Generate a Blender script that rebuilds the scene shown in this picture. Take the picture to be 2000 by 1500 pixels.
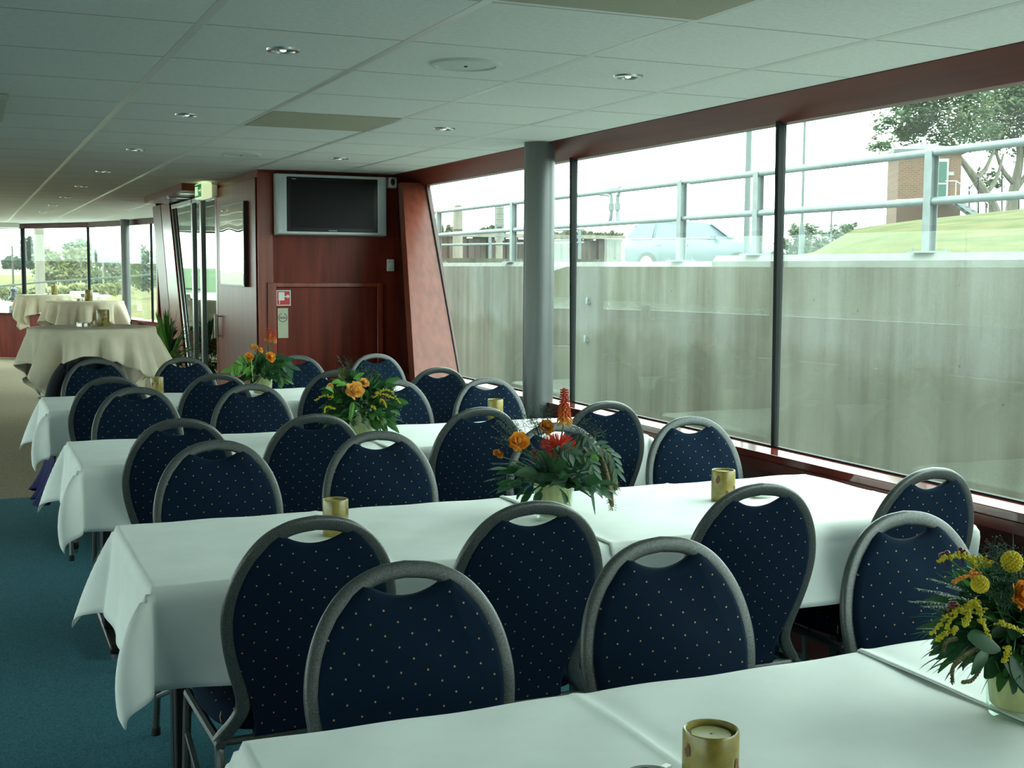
import bpy, bmesh, math, random
from mathutils import Vector, Matrix, Quaternion
from math import sin, cos, pi, sqrt, atan2, radians

for o in list(bpy.data.objects):
    bpy.data.objects.remove(o, do_unlink=True)
SC = bpy.context.scene
COL = SC.collection

# ------------------------------------------------------------------ camera
F_PX, YAW, PITCH, ROLL, CZ = 2433.5, 0.4130, 0.0921, 0.0064, 1.47
_f = Vector((sin(YAW) * cos(PITCH), cos(YAW) * cos(PITCH), -sin(PITCH)))
_r = Vector((cos(YAW), -sin(YAW), 0))
_u = _r.cross(_f)
CR = cos(ROLL) * _r + sin(ROLL) * _u
CU = -sin(ROLL) * _r + cos(ROLL) * _u
CF = _f
cam_data = bpy.data.cameras.new('camera')
cam = bpy.data.objects.new('camera', cam_data)
COL.objects.link(cam)
cam_data.sensor_width = 36.0
cam_data.lens = F_PX / 2000.0 * 36.0
cam_data.clip_start, cam_data.clip_end = 0.05, 2000
M = Matrix.Identity(4)
for i in range(3):
    M[i][0], M[i][1], M[i][2] = CR[i], CU[i], -CF[i]
M[2][3] = CZ
cam.matrix_world = M
SC.camera = cam

# ------------------------------------------------------------------ sky and exposure
SKY_STRENGTH = 9.2
SC.view_settings.view_transform = 'Standard'
SC.view_settings.look = 'None'
SC.view_settings.gamma = 1.0
SC.view_settings.use_curve_mapping = False
SC.view_settings.exposure = 0.0
world = bpy.data.worlds.new('overcast_sky')
SC.world = world
world.use_nodes = True
wn, wl = world.node_tree.nodes, world.node_tree.links
wn.clear()
w_out = wn.new('ShaderNodeOutputWorld')
w_bg = wn.new('ShaderNodeBackground')
w_tc = wn.new('ShaderNodeTexCoord')
w_sep = wn.new('ShaderNodeSeparateXYZ')
w_ramp = wn.new('ShaderNodeValToRGB')
w_ramp.color_ramp.elements[0].position = 0.0
w_ramp.color_ramp.elements[0].color = (0.91, 1.0, 0.965, 1)
w_ramp.color_ramp.elements[1].position = 1.0
w_ramp.color_ramp.elements[1].color = (0.87, 1.0, 0.975, 1)
wl.new(w_tc.outputs['Generated'], w_sep.inputs[0])
wl.new(w_sep.outputs['Z'], w_ramp.inputs[0])
wl.new(w_ramp.outputs[0], w_bg.inputs['Color'])
w_bg.inputs['Strength'].default_value = SKY_STRENGTH
wl.new(w_bg.outputs[0], w_out.inputs[0])


def ray(px, py):
    return ((px - 1000) / F_PX) * CR - ((py - 750) / F_PX) * CU + CF


def at(px, py, Y):
    """world point seen at photo pixel px,py on the vertical plane y = Y"""
    d = ray(px, py)
    return d * (Y / d.y) + Vector((0, 0, CZ))


def at_x(px, py, X):
    d = ray(px, py)
    return d * (X / d.x) + Vector((0, 0, CZ))


# ------------------------------------------------------------------ mesh helpers
def spow(c, p):
    return c if p == 1.0 else (abs(c) ** p) * (1 if c > 0 else -1)


class MB:
    def __init__(self):
        self.v, self.f = [], []

    def add(self, vs, fs):
        n = len(self.v)
        self.v += [Vector(p) for p in vs]
        self.f += [[i + n for i in f] for f in fs]
        return self

    def box(self, x0, x1, y0, y1, z0, z1):
        vs = [(x, y, z) for z in (z0, z1) for y in (y0, y1) for x in (x0, x1)]
        return self.add(vs, [(0, 2, 3, 1), (4, 5, 7, 6), (0, 1, 5, 4), (2, 6, 7, 3), (0, 4, 6, 2), (1, 3, 7, 5)])

    def obox(self, c, sx, sy, sz, rot=None):
        c = Vector(c)
        rot = rot or Matrix.Identity(3)
        vs = [c + rot @ Vector((x * sx / 2, y * sy / 2, z * sz / 2)) for z in (-1, 1) for y in (-1, 1) for x in (-1, 1)]
        return self.add(vs, [(0, 2, 3, 1), (4, 5, 7, 6), (0, 1, 5, 4), (2, 6, 7, 3), (0, 4, 6, 2), (1, 3, 7, 5)])

    def hexa(self, lo, hi):
        """loft between two polygons with the same number of points"""
        n = len(lo)
        vs = list(lo) + list(hi)
        fs = [tuple(range(n))[::-1], tuple(range(n, 2 * n))]
        for i in range(n):
            j = (i + 1) % n
            fs.append((i, j, n + j, n + i))
        return self.add(vs, fs)

    def tube(self, pts, r, n=8, closed=False, flat=1.0, up=None, cap=True, pw=1.0):
        """round (or flattened) tube along pts; r is one number or one per point"""
        pts = [Vector(p) for p in pts]
        m = len(pts)
        rs = r if isinstance(r, (list, tuple)) else [r] * m
        rings = []
        prev = None
        for i in range(m):
            if closed:
                t = pts[(i + 1) % m] - pts[i - 1]
            else:
                t = pts[min(i + 1, m - 1)] - pts[max(i - 1, 0)]
            if t.length < 1e-9:
                t = Vector((0, 0, 1))
            t.normalize()
            if up is not None:
                a = Vector(up) - t * t.dot(Vector(up))
            elif prev is None:
                a = t.orthogonal()
            else:
                a = prev - t * t.dot(prev)
            if a.length < 1e-6:
                a = t.orthogonal()
            a.normalize()
            prev = a
            b = t.cross(a)
            rings.append([pts[i] + a * (rs[i] * flat * spow(cos(2 * pi * k / n), pw)) + b * (rs[i] * spow(sin(2 * pi * k / n), pw)) for k in range(n)])
        vs = [p for rg in rings for p in rg]
        fs = []
        last = m if closed else m - 1
        for i in range(last):
            j = (i + 1) % m
            for k in range(n):
                l = (k + 1) % n
                fs.append((i * n + k, i * n + l, j * n + l, j * n + k))
        if not closed and cap:
            fs.append(tuple(range(n))[::-1])
            fs.append(tuple((m - 1) * n + k for k in range(n)))
        return self.add(vs, fs)

    def lathe(self, prof, c=(0, 0, 0), n=24, cap0=True, cap1=True):
        c = Vector(c)
        vs = [c + Vector((r * cos(2 * pi * k / n), r * sin(2 * pi * k / n), z)) for r, z in prof for k in range(n)]
        fs = []
        for i in range(len(prof) - 1):
            for k in range(n):
                l = (k + 1) % n
                fs.append((i * n + k, i * n + l, (i + 1) * n + l, (i + 1) * n + k))
        if cap0:
            fs.append(tuple(range(n))[::-1])
        if cap1:
            fs.append(tuple((len(prof) - 1) * n + k for k in range(n)))
        return self.add(vs, fs)

    def ball(self, c, r, n=10, sz=1.0):
        prof = [(r * sin(pi * i / n), -r * sz * cos(pi * i / n)) for i in range(n + 1)]
        prof[0] = (r * 0.02, prof[0][1])
        prof[-1] = (r * 0.02, prof[-1][1])
        return self.lathe(prof, c, max(8, n + 2))

    def grid(self, fn, nu, nv, closed_u=False):
        vs = [fn(i, j) for j in range(nv) for i in range(nu)]
        fs = []
        for j in range(nv - 1):
            for i in range(nu if closed_u else nu - 1):
                k = (i + 1) % nu
                fs.append((j * nu + i, j * nu + k, (j + 1) * nu + k, (j + 1) * nu + i))
        return self.add(vs, fs)

    def leaf(self, base, d, L, W, droop=0.5, seg=5, side=None, shape='ovate'):
        """a curved leaf blade with a shallow fold along its middle"""
        d = Vector(d).normalized()
        s = Vector(side) if side else d.cross(Vector((0, 0, 1)))
        if s.length < 1e-3:
            s = Vector((1, 0, 0))
        s.normalize()
        p = Vector(base)
        vs = []
        for i in range(seg + 1):
            t = i / seg
            if shape == 'ovate':
                w = W * (sin(pi * min(1, t * 0.93 + 0.04)) ** 0.8)
            elif shape == 'blade':
                w = W * (1 - t) ** 0.55 * min(1, 0.55 + t * 2)
            else:
                w = W * (1 - t * 0.5)
            nrm = s.cross(d).normalized()
            vs += [p - s * w / 2 + nrm * w * 0.14, p, p + s * w / 2 + nrm * w * 0.14]
            p = p + d * (L / seg)
            d = (d + Vector((0, 0, -droop / seg))).normalized()
        fs = []
        for i in range(seg):
            a = i * 3
            fs += [(a, a + 1, a + 4, a + 3), (a + 1, a + 2, a + 5, a + 4)]
        return self.add(vs, fs)

    def build(self, name, mat, parent=None, loc=None, bevel=0, smooth=40, bseg=2):
        me = bpy.data.meshes.new(name)
        me.from_pydata([tuple(p) for p in self.v], [], self.f)
        me.validate()
        if mat:
            me.materials.append(mat)
        if smooth:
            me.polygons.foreach_set('use_smooth', [True] * len(me.polygons))
            me.set_sharp_from_angle(angle=radians(smooth))
        o = bpy.data.objects.new(name, me)
        COL.objects.link(o)
        if parent:
            o.parent = parent
        if loc:
            o.location = loc
        if bevel:
            b = o.modifiers.new('bevel', 'BEVEL')
            b.width, b.segments, b.limit_method, b.angle_limit = bevel, bseg, 'ANGLE', radians(40)
        return o


def tag(o, label, cat, group=None, kind=None):
    if label:
        o['label'] = label
    if cat:
        o['category'] = cat
    if group:
        o['group'] = group
    if kind:
        o['kind'] = kind
    return o


def thing(name, loc, label, cat, group=None, rz=0.0):
    o = bpy.data.objects.new(name, None)
    o.empty_display_size = 0.1
    COL.objects.link(o)
    o.location = loc
    o.rotation_euler = (0, 0, rz)
    return tag(o, label, cat, group)


KIDS = {}


def copy_tree(o, parent=None):
    c = o.copy()
    COL.objects.link(c)
    if parent:
        c.parent = parent
    for ch in o.children:
        copy_tree(ch, c)
    return c


def struct(o, label=None):
    o['kind'] = 'structure'
    if label:
        o['label'] = label
    return o


def catmull(P, k=6, closed=False):
    P = [Vector(p) for p in P]
    out = []
    n = len(P)
    rng = n if closed else n - 1
    for i in range(rng):
        if closed:
            a, b, c, d = P[i - 1], P[i], P[(i + 1) % n], P[(i + 2) % n]
        else:
            a, b, c, d = P[max(i - 1, 0)], P[i], P[i + 1], P[min(i + 2, n - 1)]
        for s in range(k):
            t = s / k
            out.append(0.5 * ((2 * b) + (c - a) * t + (2 * a - 5 * b + 4 * c - d) * t * t + (3 * b - a - 3 * c + d) * t ** 3))
    if not closed:
        out.append(P[-1])
    return out


# ------------------------------------------------------------------ materials
def nodes_of(name):
    m = bpy.data.materials.new(name)
    m.use_nodes = True
    nt = m.node_tree
    return m, nt.nodes, nt.links, nt.nodes['Principled BSDF']


def setp(b, col=None, rough=None, metal=None, spec=None):
    if col is not None:
        b.inputs['Base Color'].default_value = (*col, 1)
    if rough is not None:
        b.inputs['Roughness'].default_value = rough
    if metal is not None:
        b.inputs['Metallic'].default_value = metal
    if spec is not None:
        b.inputs['Specular IOR Level'].default_value = spec


def noise_mat(name, c1, c2, scale=(10, 10, 10), rough=0.6, metal=0, spec=0.5, bump=0.0, bscale=None, detail=4, lo=0.35, hi=0.65, coord='Object', bdist=0.002):
    m, N, L, b = nodes_of(name)
    setp(b, c1, rough, metal, spec)
    tc = N.new('ShaderNodeTexCoord')
    mp = N.new('ShaderNodeMapping')
    mp.inputs['Scale'].default_value = scale
    nz = N.new('ShaderNodeTexNoise')
    nz.inputs['Scale'].default_value = 1.0
    nz.inputs['Detail'].default_value = detail
    rp = N.new('ShaderNodeValToRGB')
    rp.color_ramp.elements[0].position, rp.color_ramp.elements[1].position = lo, hi
    rp.color_ramp.elements[0].color, rp.color_ramp.elements[1].color = (*c1, 1), (*c2, 1)
    L.new(tc.outputs[coord], mp.inputs[0])
    L.new(mp.outputs[0], nz.inputs['Vector'])
    L.new(nz.outputs['Fac'], rp.inputs[0])
    L.new(rp.outputs[0], b.inputs['Base Color'])
    if bump:
        n2 = N.new('ShaderNodeTexNoise')
        n2.inputs['Scale'].default_value = bscale or 200
        n2.inputs['Detail'].default_value = 2
        L.new(tc.outputs[coord], n2.inputs['Vector'])
        bp = N.new('ShaderNodeBump')
        bp.inputs['Strength'].default_value = bump
        bp.inputs['Distance'].default_value = bdist
        L.new(n2.outputs['Fac'], bp.inputs['Height'])
        L.new(bp.outputs[0], b.inputs['Normal'])
    return m


def plain(name, col, rough=0.5, metal=0, spec=0.5):
    m, N, L, b = nodes_of(name)
    setp(b, col, rough, metal, spec)
    return m


def dotted(name, swap):
    """navy upholstery woven with small staggered golden dots"""
    m, N, L, b = nodes_of(name)
    setp(b, (0.012, 0.03, 0.075), 0.95, 0, 0.08)
    tc = N.new('ShaderNodeTexCoord')
    sp = N.new('ShaderNodeSeparateXYZ')
    L.new(tc.outputs['Object'], sp.inputs[0])

    def mth(op, a, b_=None):
        n = N.new('ShaderNodeMath')
        n.operation = op
        for i, q in enumerate((a, b_)):
            if q is None:
                continue
            if isinstance(q, (int, float)):
                n.inputs[i].default_value = q
            else:
                L.new(q, n.inputs[i])
        return n.outputs[0]
    DX, DZ = 0.052, 0.0225
    V = mth('DIVIDE', sp.outputs['Z' if not swap else 'Y'], DZ)
    row = mth('FLOOR', V)
    off = mth('MULTIPLY', mth('MODULO', mth('ADD', row, 1000.0), 2.0), 0.5)
    U = mth('ADD', mth('DIVIDE', sp.outputs['X'], DX), mth('ADD', off, 100.0))
    du = mth('MULTIPLY', mth('SUBTRACT', mth('FRACT', U), 0.5), DX)
    dv = mth('MULTIPLY', mth('SUBTRACT', mth('SUBTRACT', V, row), 0.5), DZ)
    d2 = mth('ADD', mth('MULTIPLY', du, du), mth('MULTIPLY', dv, dv))
    dot = mth('LESS_THAN', d2, 0.0019 ** 2)
    nz = N.new('ShaderNodeTexNoise')
    nz.inputs['Scale'].default_value = 900
    L.new(tc.outputs['Object'], nz.inputs['Vector'])
    mx0 = N.new('ShaderNodeMix')
    mx0.data_type = 'RGBA'
    mx0.inputs['A'].default_value = (0.0025, 0.0085, 0.019, 1)
    mx0.inputs['B'].default_value = (0.005, 0.0145, 0.031, 1)
    L.new(nz.outputs['Fac'], mx0.inputs['Factor'])
    mx = N.new('ShaderNodeMix')
    mx.data_type = 'RGBA'
    L.new(dot, mx.inputs['Factor'])
    L.new(mx0.outputs['Result'], mx.inputs['A'])
    mx.inputs['B'].default_value = (0.34, 0.22, 0.11, 1)
    L.new(mx.outputs['Result'], b.inputs['Base Color'])
    return m


def glass_mat(name, tint=(0.86, 0.93, 0.90), ior=1.5, dirt=0.03):
    """window pane: clear with a mirror-like reflection that grows at a slant, and a little dust"""
    m = bpy.data.materials.new(name)
    m.use_nodes = True
    N, L = m.node_tree.nodes, m.node_tree.links
    N.clear()
    out = N.new('ShaderNodeOutputMaterial')
    tr = N.new('ShaderNodeBsdfTransparent')
    tr.inputs[0].default_value = (*tint, 1)
    gl = N.new('ShaderNodeBsdfGlossy')
    gl.inputs['Roughness'].default_value = 0.0
    gl.inputs['Color'].default_value = (0.9, 1.0, 0.96, 1)
    fr = N.new('ShaderNodeFresnel')
    geo = N.new('ShaderNodeNewGeometry')        # same reflection from both faces of the pane
    io = N.new('ShaderNodeMix')
    io.inputs['A'].default_value, io.inputs['B'].default_value = ior, 1.0 / ior
    L.new(geo.outputs['Backfacing'], io.inputs['Factor'])
    L.new(io.outputs['Result'], fr.inputs['IOR'])
    mx = N.new('ShaderNodeMixShader')
    L.new(fr.outputs[0], mx.inputs[0])
    L.new(tr.outputs[0], mx.inputs[1])
    L.new(gl.outputs[0], mx.inputs[2])
    df = N.new('ShaderNodeBsdfTranslucent')
    df.inputs[0].default_value = (0.8, 0.85, 0.8, 1)
    tc = N.new('ShaderNodeTexCoord')
    nz = N.new('ShaderNodeTexNoise')
    nz.inputs['Scale'].default_value = 2.5
    nz.inputs['Detail'].default_value = 6
    L.new(tc.outputs['Object'], nz.inputs['Vector'])
    mr = N.new('ShaderNodeMapRange')
    mr.inputs['From Min'].default_value, mr.inputs['From Max'].default_value = 0.35, 0.75
    mr.inputs['To Min'].default_value, mr.inputs['To Max'].default_value = dirt * 0.3, dirt
    L.new(nz.outputs['Fac'], mr.inputs[0])
    m2 = N.new('ShaderNodeMixShader')
    L.new(mr.outputs[0], m2.inputs[0])
    L.new(mx.outputs[0], m2.inputs[1])
    L.new(df.outputs[0], m2.inputs[2])
    L.new(m2.outputs[0], out.inputs[0])
    return m


def clear_glass(name, tint):
    return glass_mat(name, tint, 1.45, 0.0)


def leafy(name, c1, c2, scale=30, rough=0.5, trans=0.25):
    m = noise_mat(name, c1, c2, (scale,) * 3, rough, spec=0.35, lo=0.3, hi=0.7)
    nt = m.node_tree
    N, L = nt.nodes, nt.links
    b = N['Principled BSDF']
    tl = N.new('ShaderNodeBsdfTranslucent')
    tl.inputs[0].default_value = (*[min(1, q * 1.3) for q in c2], 1)
    mx = N.new('ShaderNodeMixShader')
    mx.inputs[0].default_value = trans
    out = N['Material Output']
    L.new(b.outputs[0], mx.inputs[1])
    L.new(tl.outputs[0], mx.inputs[2])
    L.new(mx.outputs[0], out.inputs[0])
    return m


def emit(name, col, s):
    m, N, L, b = nodes_of(name)
    setp(b, col, 0.5)
    b.inputs['Emission Color'].default_value = (*col, 1)
    b.inputs['Emission Strength'].default_value = s
    return m


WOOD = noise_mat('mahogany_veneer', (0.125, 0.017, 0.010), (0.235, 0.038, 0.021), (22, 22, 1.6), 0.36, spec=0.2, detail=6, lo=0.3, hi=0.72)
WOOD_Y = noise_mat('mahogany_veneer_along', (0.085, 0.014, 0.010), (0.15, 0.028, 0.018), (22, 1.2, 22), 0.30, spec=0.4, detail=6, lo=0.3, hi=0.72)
WOOD_SILL = noise_mat('lacquered_mahogany', (0.10, 0.018, 0.012), (0.17, 0.032, 0.02), (22, 1.2, 22), 0.09, spec=0.7, detail=6)
WOOD_RED = noise_mat('red_mahogany_trim', (0.20, 0.030, 0.012), (0.30, 0.052, 0.022), (30, 30, 2), 0.25, spec=0.5, detail=5)
WOOD_POST = noise_mat('mahogany_post', (0.15, 0.032, 0.018), (0.215, 0.052, 0.030), (28, 28, 1.5), 0.3, spec=0.5, detail=5)
WOOD_DARK = noise_mat('dark_mahogany', (0.05, 0.010, 0.008), (0.09, 0.018, 0.013), (22, 2, 4), 0.35, detail=5)
TILE = noise_mat('ceiling_tile', (0.72, 0.715, 0.68), (0.78, 0.775, 0.74), (60, 60, 60), 0.9, spec=0.2, bump=0.15, bscale=350)
GRID = plain('ceiling_bar', (0.60, 0.59, 0.55), 0.35)
GAP = plain('ceiling_gap', (0.42, 0.40, 0.35), 0.6)
VENT = noise_mat('beige_perforated', (0.36, 0.34, 0.25), (0.42, 0.40, 0.30), (300, 300, 300), 0.8)
CARPET = noise_mat('teal_carpet', (0.022, 0.095, 0.132), (0.072, 0.228, 0.275), (160, 160, 160), 0.98, spec=0.1, bump=0.6, bscale=500, lo=0.25, hi=0.75, bdist=0.004)
BEIGE = noise_mat('beige_carpet', (0.27, 0.235, 0.165), (0.38, 0.34, 0.25), (90, 90, 90), 1.0, spec=0.02, bump=0.3, bscale=400)
CLOTH = noise_mat('white_tablecloth', (0.74, 0.78, 0.75), (0.80, 0.84, 0.81), (6, 6, 6), 0.75, spec=0.3, bump=0.08, bscale=900)
CREAM = noise_mat('cream_tablecloth', (0.60, 0.53, 0.40), (0.68, 0.61, 0.47), (8, 8, 8), 0.85, spec=0.2, bump=0.1, bscale=700)
NAVYCLOTH = plain('navy_cloth', (0.018, 0.022, 0.085), 0.9, 0, 0.2)
FAB_BACK = dotted('dotted_navy_back', False)
FAB_SEAT = dotted('dotted_navy_seat', True)
HAMMER = noise_mat('hammered_grey_paint', (0.018, 0.022, 0.021), (0.095, 0.112, 0.108), (420, 420, 420), 0.38, 0.15, spec=0.6, bump=0.35, bscale=380, lo=0.3, hi=0.7, bdist=0.001)
BLACKM = plain('black_metal', (0.012, 0.012, 0.014), 0.4, 0.3)
RUBBER = plain('black_rubber', (0.010, 0.014, 0.014), 0.6, 0, 0.2)
STEEL = plain('brushed_steel', (0.6, 0.6, 0.58), 0.25, 1.0)
GREYCOL = noise_mat('grey_painted_column', (0.125, 0.137, 0.137), (0.14, 0.15, 0.15), (3, 3, 3), 0.38, 0.35, spec=0.5)
ALU = plain('aluminium_frame', (0.42, 0.45, 0.44), 0.3, 0.8)
WHITEP = plain('white_plastic', (0.75, 0.76, 0.72), 0.4)
SILVERP = plain('silver_plastic', (0.54, 0.58, 0.59), 0.42, 0.1)
SCREEN = plain('dark_screen', (0.004, 0.004, 0.005), 0.35, 0, 0.15)
MIRROR = plain('mirror_glass', (0.86, 0.90, 0.88), 0.015, 1.0)
GLASS = glass_mat('window_glass', (0.87, 0.93, 0.905), 1.23, 0.02)
DOORGLASS = glass_mat('door_glass', (0.62, 0.72, 0.68), 1.7, 0.0)
VGLASS = clear_glass('vase_glass', (0.92, 0.96, 0.93))
# ------------------------------------------------------------------ end of set-up

# ================================================================== THE ROOM
CEIL = 2.134
V3 = lambda *a: Vector(a)
XR = 2.82           # inner face of the header and sill on the right
GX = 2.95           # glass line on the right
XL = -6.95
YB = -4.5
BOW = [(2.95, 13.55), (2.66, 15.6), (2.45, 17.4), (2.16, 18.8), (1.76, 20.0), (0.86, 21.35), (0.0, 22.0), (-2.0, 22.6),
       (-4.0, 22.0), (-4.9, 21.35), (-5.8, 20.0), (-6.45, 17.4), (-6.95, 13.55)]

# floor: beige forward, teal carpet among the tables
fl = MB()
fl.hexa([Vector((x, y, -0.06)) for x, y in [(GX, YB)] + BOW + [(XL, YB)]], [Vector((x, y, -0.004)) for x, y in [(GX, YB)] + BOW + [(XL, YB)]])
struct(fl.build('floor', BEIGE, smooth=0), 'beige carpeted floor of the forward saloon')
cp = MB().box(XL, 2.90, YB, 8.40, -0.004, 0.004)
struct(cp.build('floor', CARPET, smooth=0), 'teal carpet under the table rows')

# ceiling
cl = MB()
cl.hexa([Vector((x, y, CEIL)) for x, y in [(GX, YB)] + BOW + [(XL, YB)]], [Vector((x, y, CEIL + 0.1)) for x, y in [(GX, YB)] + BOW + [(XL, YB)]])
ceiling = struct(cl.build('ceiling', TILE, smooth=0), 'pale tiled ceiling')


def bow_y(x):
    """y of the bow outline at x"""
    ys = []
    for (xa, ya), (xb, yb) in zip(BOW, BOW[1:]):
        if min(xa, xb) <= x <= max(xa, xb) and xa != xb:
            ys.append(ya + (yb - ya) * (x - xa) / (xb - xa))
    return max(ys) if ys else 13.5


def bow_x(y):
    xs = []
    for (xa, ya), (xb, yb) in zip(BOW[:7], BOW[1:8]):
        if min(ya, yb) <= y <= max(ya, yb) and ya != yb:
            xs.append(xa + (xb - xa) * (y - ya) / (yb - ya))
    return max(xs) if xs else GX


gb = MB()
x = 0.613 - 0.6 * 12
while x < 2.6:
    gb.box(x - 0.014, x + 0.014, YB, bow_y(x) - 0.1, CEIL - 0.0008, CEIL + 0.002)
    x += 0.6
struct(gb.build('ceiling_bar', GRID, ceiling, smooth=0), 'grey bars running the length of the ceiling')
gg = MB()
y = 2.944 - 0.6 * 12
while y < 22:
    xm = 2.82 if y < 13.5 else bow_x(y) - 0.05
    gg.box(-4 - xm, xm, y - 0.0035, y + 0.0035, CEIL - 0.0006, CEIL + 0.002)
    y += 0.6
struct(gg.build('ceiling_joint', GAP, ceiling, smooth=0))

# ---- right-hand side: wall, sill, header, windows
wr = MB().box(2.90, 2.98, YB, 8.6, 0, 0.70)
struct(wr.build('wall_right', WOOD_DARK, smooth=0))
for k in range(6):
    y0 = -3.5 + k * 1.82
    pnl = MB().box(2.886, 2.90, y0, y0 + 1.72, 0.08, 0.62)
    struct(pnl.build('trim_1', WOOD_DARK, bevel=0.004))
sl = MB().box(XR, 2.99, YB, 8.3, 0.735, 0.765)
struct(sl.build('trim_2', WOOD_SILL, bevel=0.003), 'glossy mahogany window sill along the right side')
bd = MB().box(2.815, 2.905, YB, 8.3, 0.700, 0.735)
struct(bd.build('trim_3', WOOD_Y, smooth=0))
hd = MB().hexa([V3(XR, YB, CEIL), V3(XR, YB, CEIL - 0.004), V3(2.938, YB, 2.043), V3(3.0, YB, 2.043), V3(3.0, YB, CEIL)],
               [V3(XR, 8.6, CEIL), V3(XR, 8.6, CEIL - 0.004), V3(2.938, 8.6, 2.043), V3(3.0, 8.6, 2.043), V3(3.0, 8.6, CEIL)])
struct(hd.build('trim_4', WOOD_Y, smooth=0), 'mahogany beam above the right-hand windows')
al = MB().box(2.943, 2.965, YB, 8.2, 0.765, 0.771)
struct(al.build('trim_5', RUBBER, smooth=0))

MUL = [8.05, 5.93, 4.11, 2.29, 0.47, -1.35, -3.17]


def pane(y0, y1, xa, xb, z0=0.77, z1=2.05):
    m = MB()
    t = 0.008
    m.hexa([Vector((xa, y0, z0)), Vector((xa + t, y0, z0)), Vector((xb + t, y1, z0)), Vector((xb, y1, z0))],
           [Vector((xa, y0, z1)), Vector((xa + t, y0, z1)), Vector((xb + t, y1, z1)), Vector((xb, y1, z1))])
    return m


for i in range(len(MUL) - 1):
    y1 = MUL[i] if i else 8.45
    struct(pane(MUL[i + 1], y1, GX, GX).build('window_%d' % (i + 1), GLASS, smooth=0),
           ['window pane beside the slanted mahogany post', 'window pane between the two black glazing bars', 'large window pane nearest the camera'][i] if i < 3 else None)
for k, y in enumerate(MUL[1:]):
    m = MB().hexa([Vector((2.941, y - 0.011, 0.76)), Vector((2.962, y - 0.011, 0.76)), Vector((2.962, y + 0.011, 0.76)), Vector((2.941, y + 0.011, 0.76))],
                  [Vector((2.925, y - 0.011, 2.055)), Vector((2.962, y - 0.011, 2.055)), Vector((2.962, y + 0.011, 2.055)), Vector((2.925, y + 0.011, 2.055))])
    struct(m.build('trim_6', RUBBER, smooth=0), 'black glazing bar')

# slanted mahogany post at the end of the right-hand windows
lo = [(2.795, 8.02), (2.835, 7.98), (2.955, 7.60), (3.0, 7.60), (3.0, 8.6), (2.795, 8.6)]
hi = [(2.795, 8.30), (2.835, 8.20), (2.955, 8.26), (3.0, 8.5), (3.0, 8.6), (2.795, 8.6)]
sp = MB().hexa([Vector((2.56, 7.206, 0)), Vector((2.955, 7.206, 0)), Vector((2.955, 7.32, 0)), Vector((2.56, 7.32, 0))],
               [Vector((2.785, 8.26, 2.06)), Vector((2.955, 8.26, 2.06)), Vector((2.955, 8.36, 2.06)), Vector((2.785, 8.36, 2.06))])
struct(sp.build('trim_7', WOOD_POST, smooth=0), 'slanted mahogany post at the end of the windows')
struct(MB().hexa([Vector(p) for p in ((2.86, 7.66, 0.7), (3.0, 7.66, 0.7), (3.0, 8.6, 0.7), (2.86, 8.6, 0.7))], [Vector(p) for p in ((2.86, 8.30, 2.06), (3.0, 8.30, 2.06), (3.0, 8.6, 2.06), (2.86, 8.6, 2.06))]).build('trim_23', WOOD_DARK, smooth=0))
gsk = MB().tube([(2.951, 7.60, 0.77), (2.951, 8.245, 2.05)], 0.006, 6)
struct(gsk.build('trim_8', RUBBER))

# round grey column standing in the window sill
c = MB().lathe([(0.082, 0), (0.082, CEIL)], (2.80, 6.045, 0), 40)
struct(c.build('trim_9', GREYCOL), 'round grey column in front of the right-hand windows')

# ---- cabinet block with the television
PX, PY = 1.85, 8.57
blk = MB().box(PX, 2.99, PY, 10.04, 0, CEIL)
struct(blk.build('wall_front', WOOD, smooth=0), 'mahogany cabinet wall carrying the television')
ce = MB().box(PX - 0.004, PX + 0.10, PY - 0.006, PY, 0, CEIL - 0.02)
struct(ce.build('trim_10', WOOD_RED, smooth=0))
dp = MB().box(PX - 0.012, PX, PY + 0.03, 10.03, 0.06, CEIL - 0.05)
struct(dp.build('wall_left', WOOD, bevel=0.003), 'side of the mahogany cabinet block facing the saloon')
rs = MB().box(PX - 0.014, PX + 0.03, 10.03, 10.10, 0, 2.06)
struct(rs.build('trim_11', WOOD_RED, smooth=0))

# cupboard hatch under the television (frame, leaf)
hat = MB()
hat.box(1.905, 1.968, PY - 0.022, PY, 0.02, 1.365)
hat.box(2.693, 2.735, PY - 0.022, PY, 0.02, 1.365)
hat.box(1.968, 2.693, PY - 0.022, PY, 1.335, 1.365)
d1 = struct(hat.build('door_1', WOOD_RED, bevel=0.003), 'cupboard door with a raised red mahogany frame under the television')
dl = MB().box(1.972, 2.689, PY - 0.010, PY - 0.001, 0.03, 1.331)
o = dl.build('door_leaf', WOOD, d1, bevel=0.002)
o['kind'] = 'structure'

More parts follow.
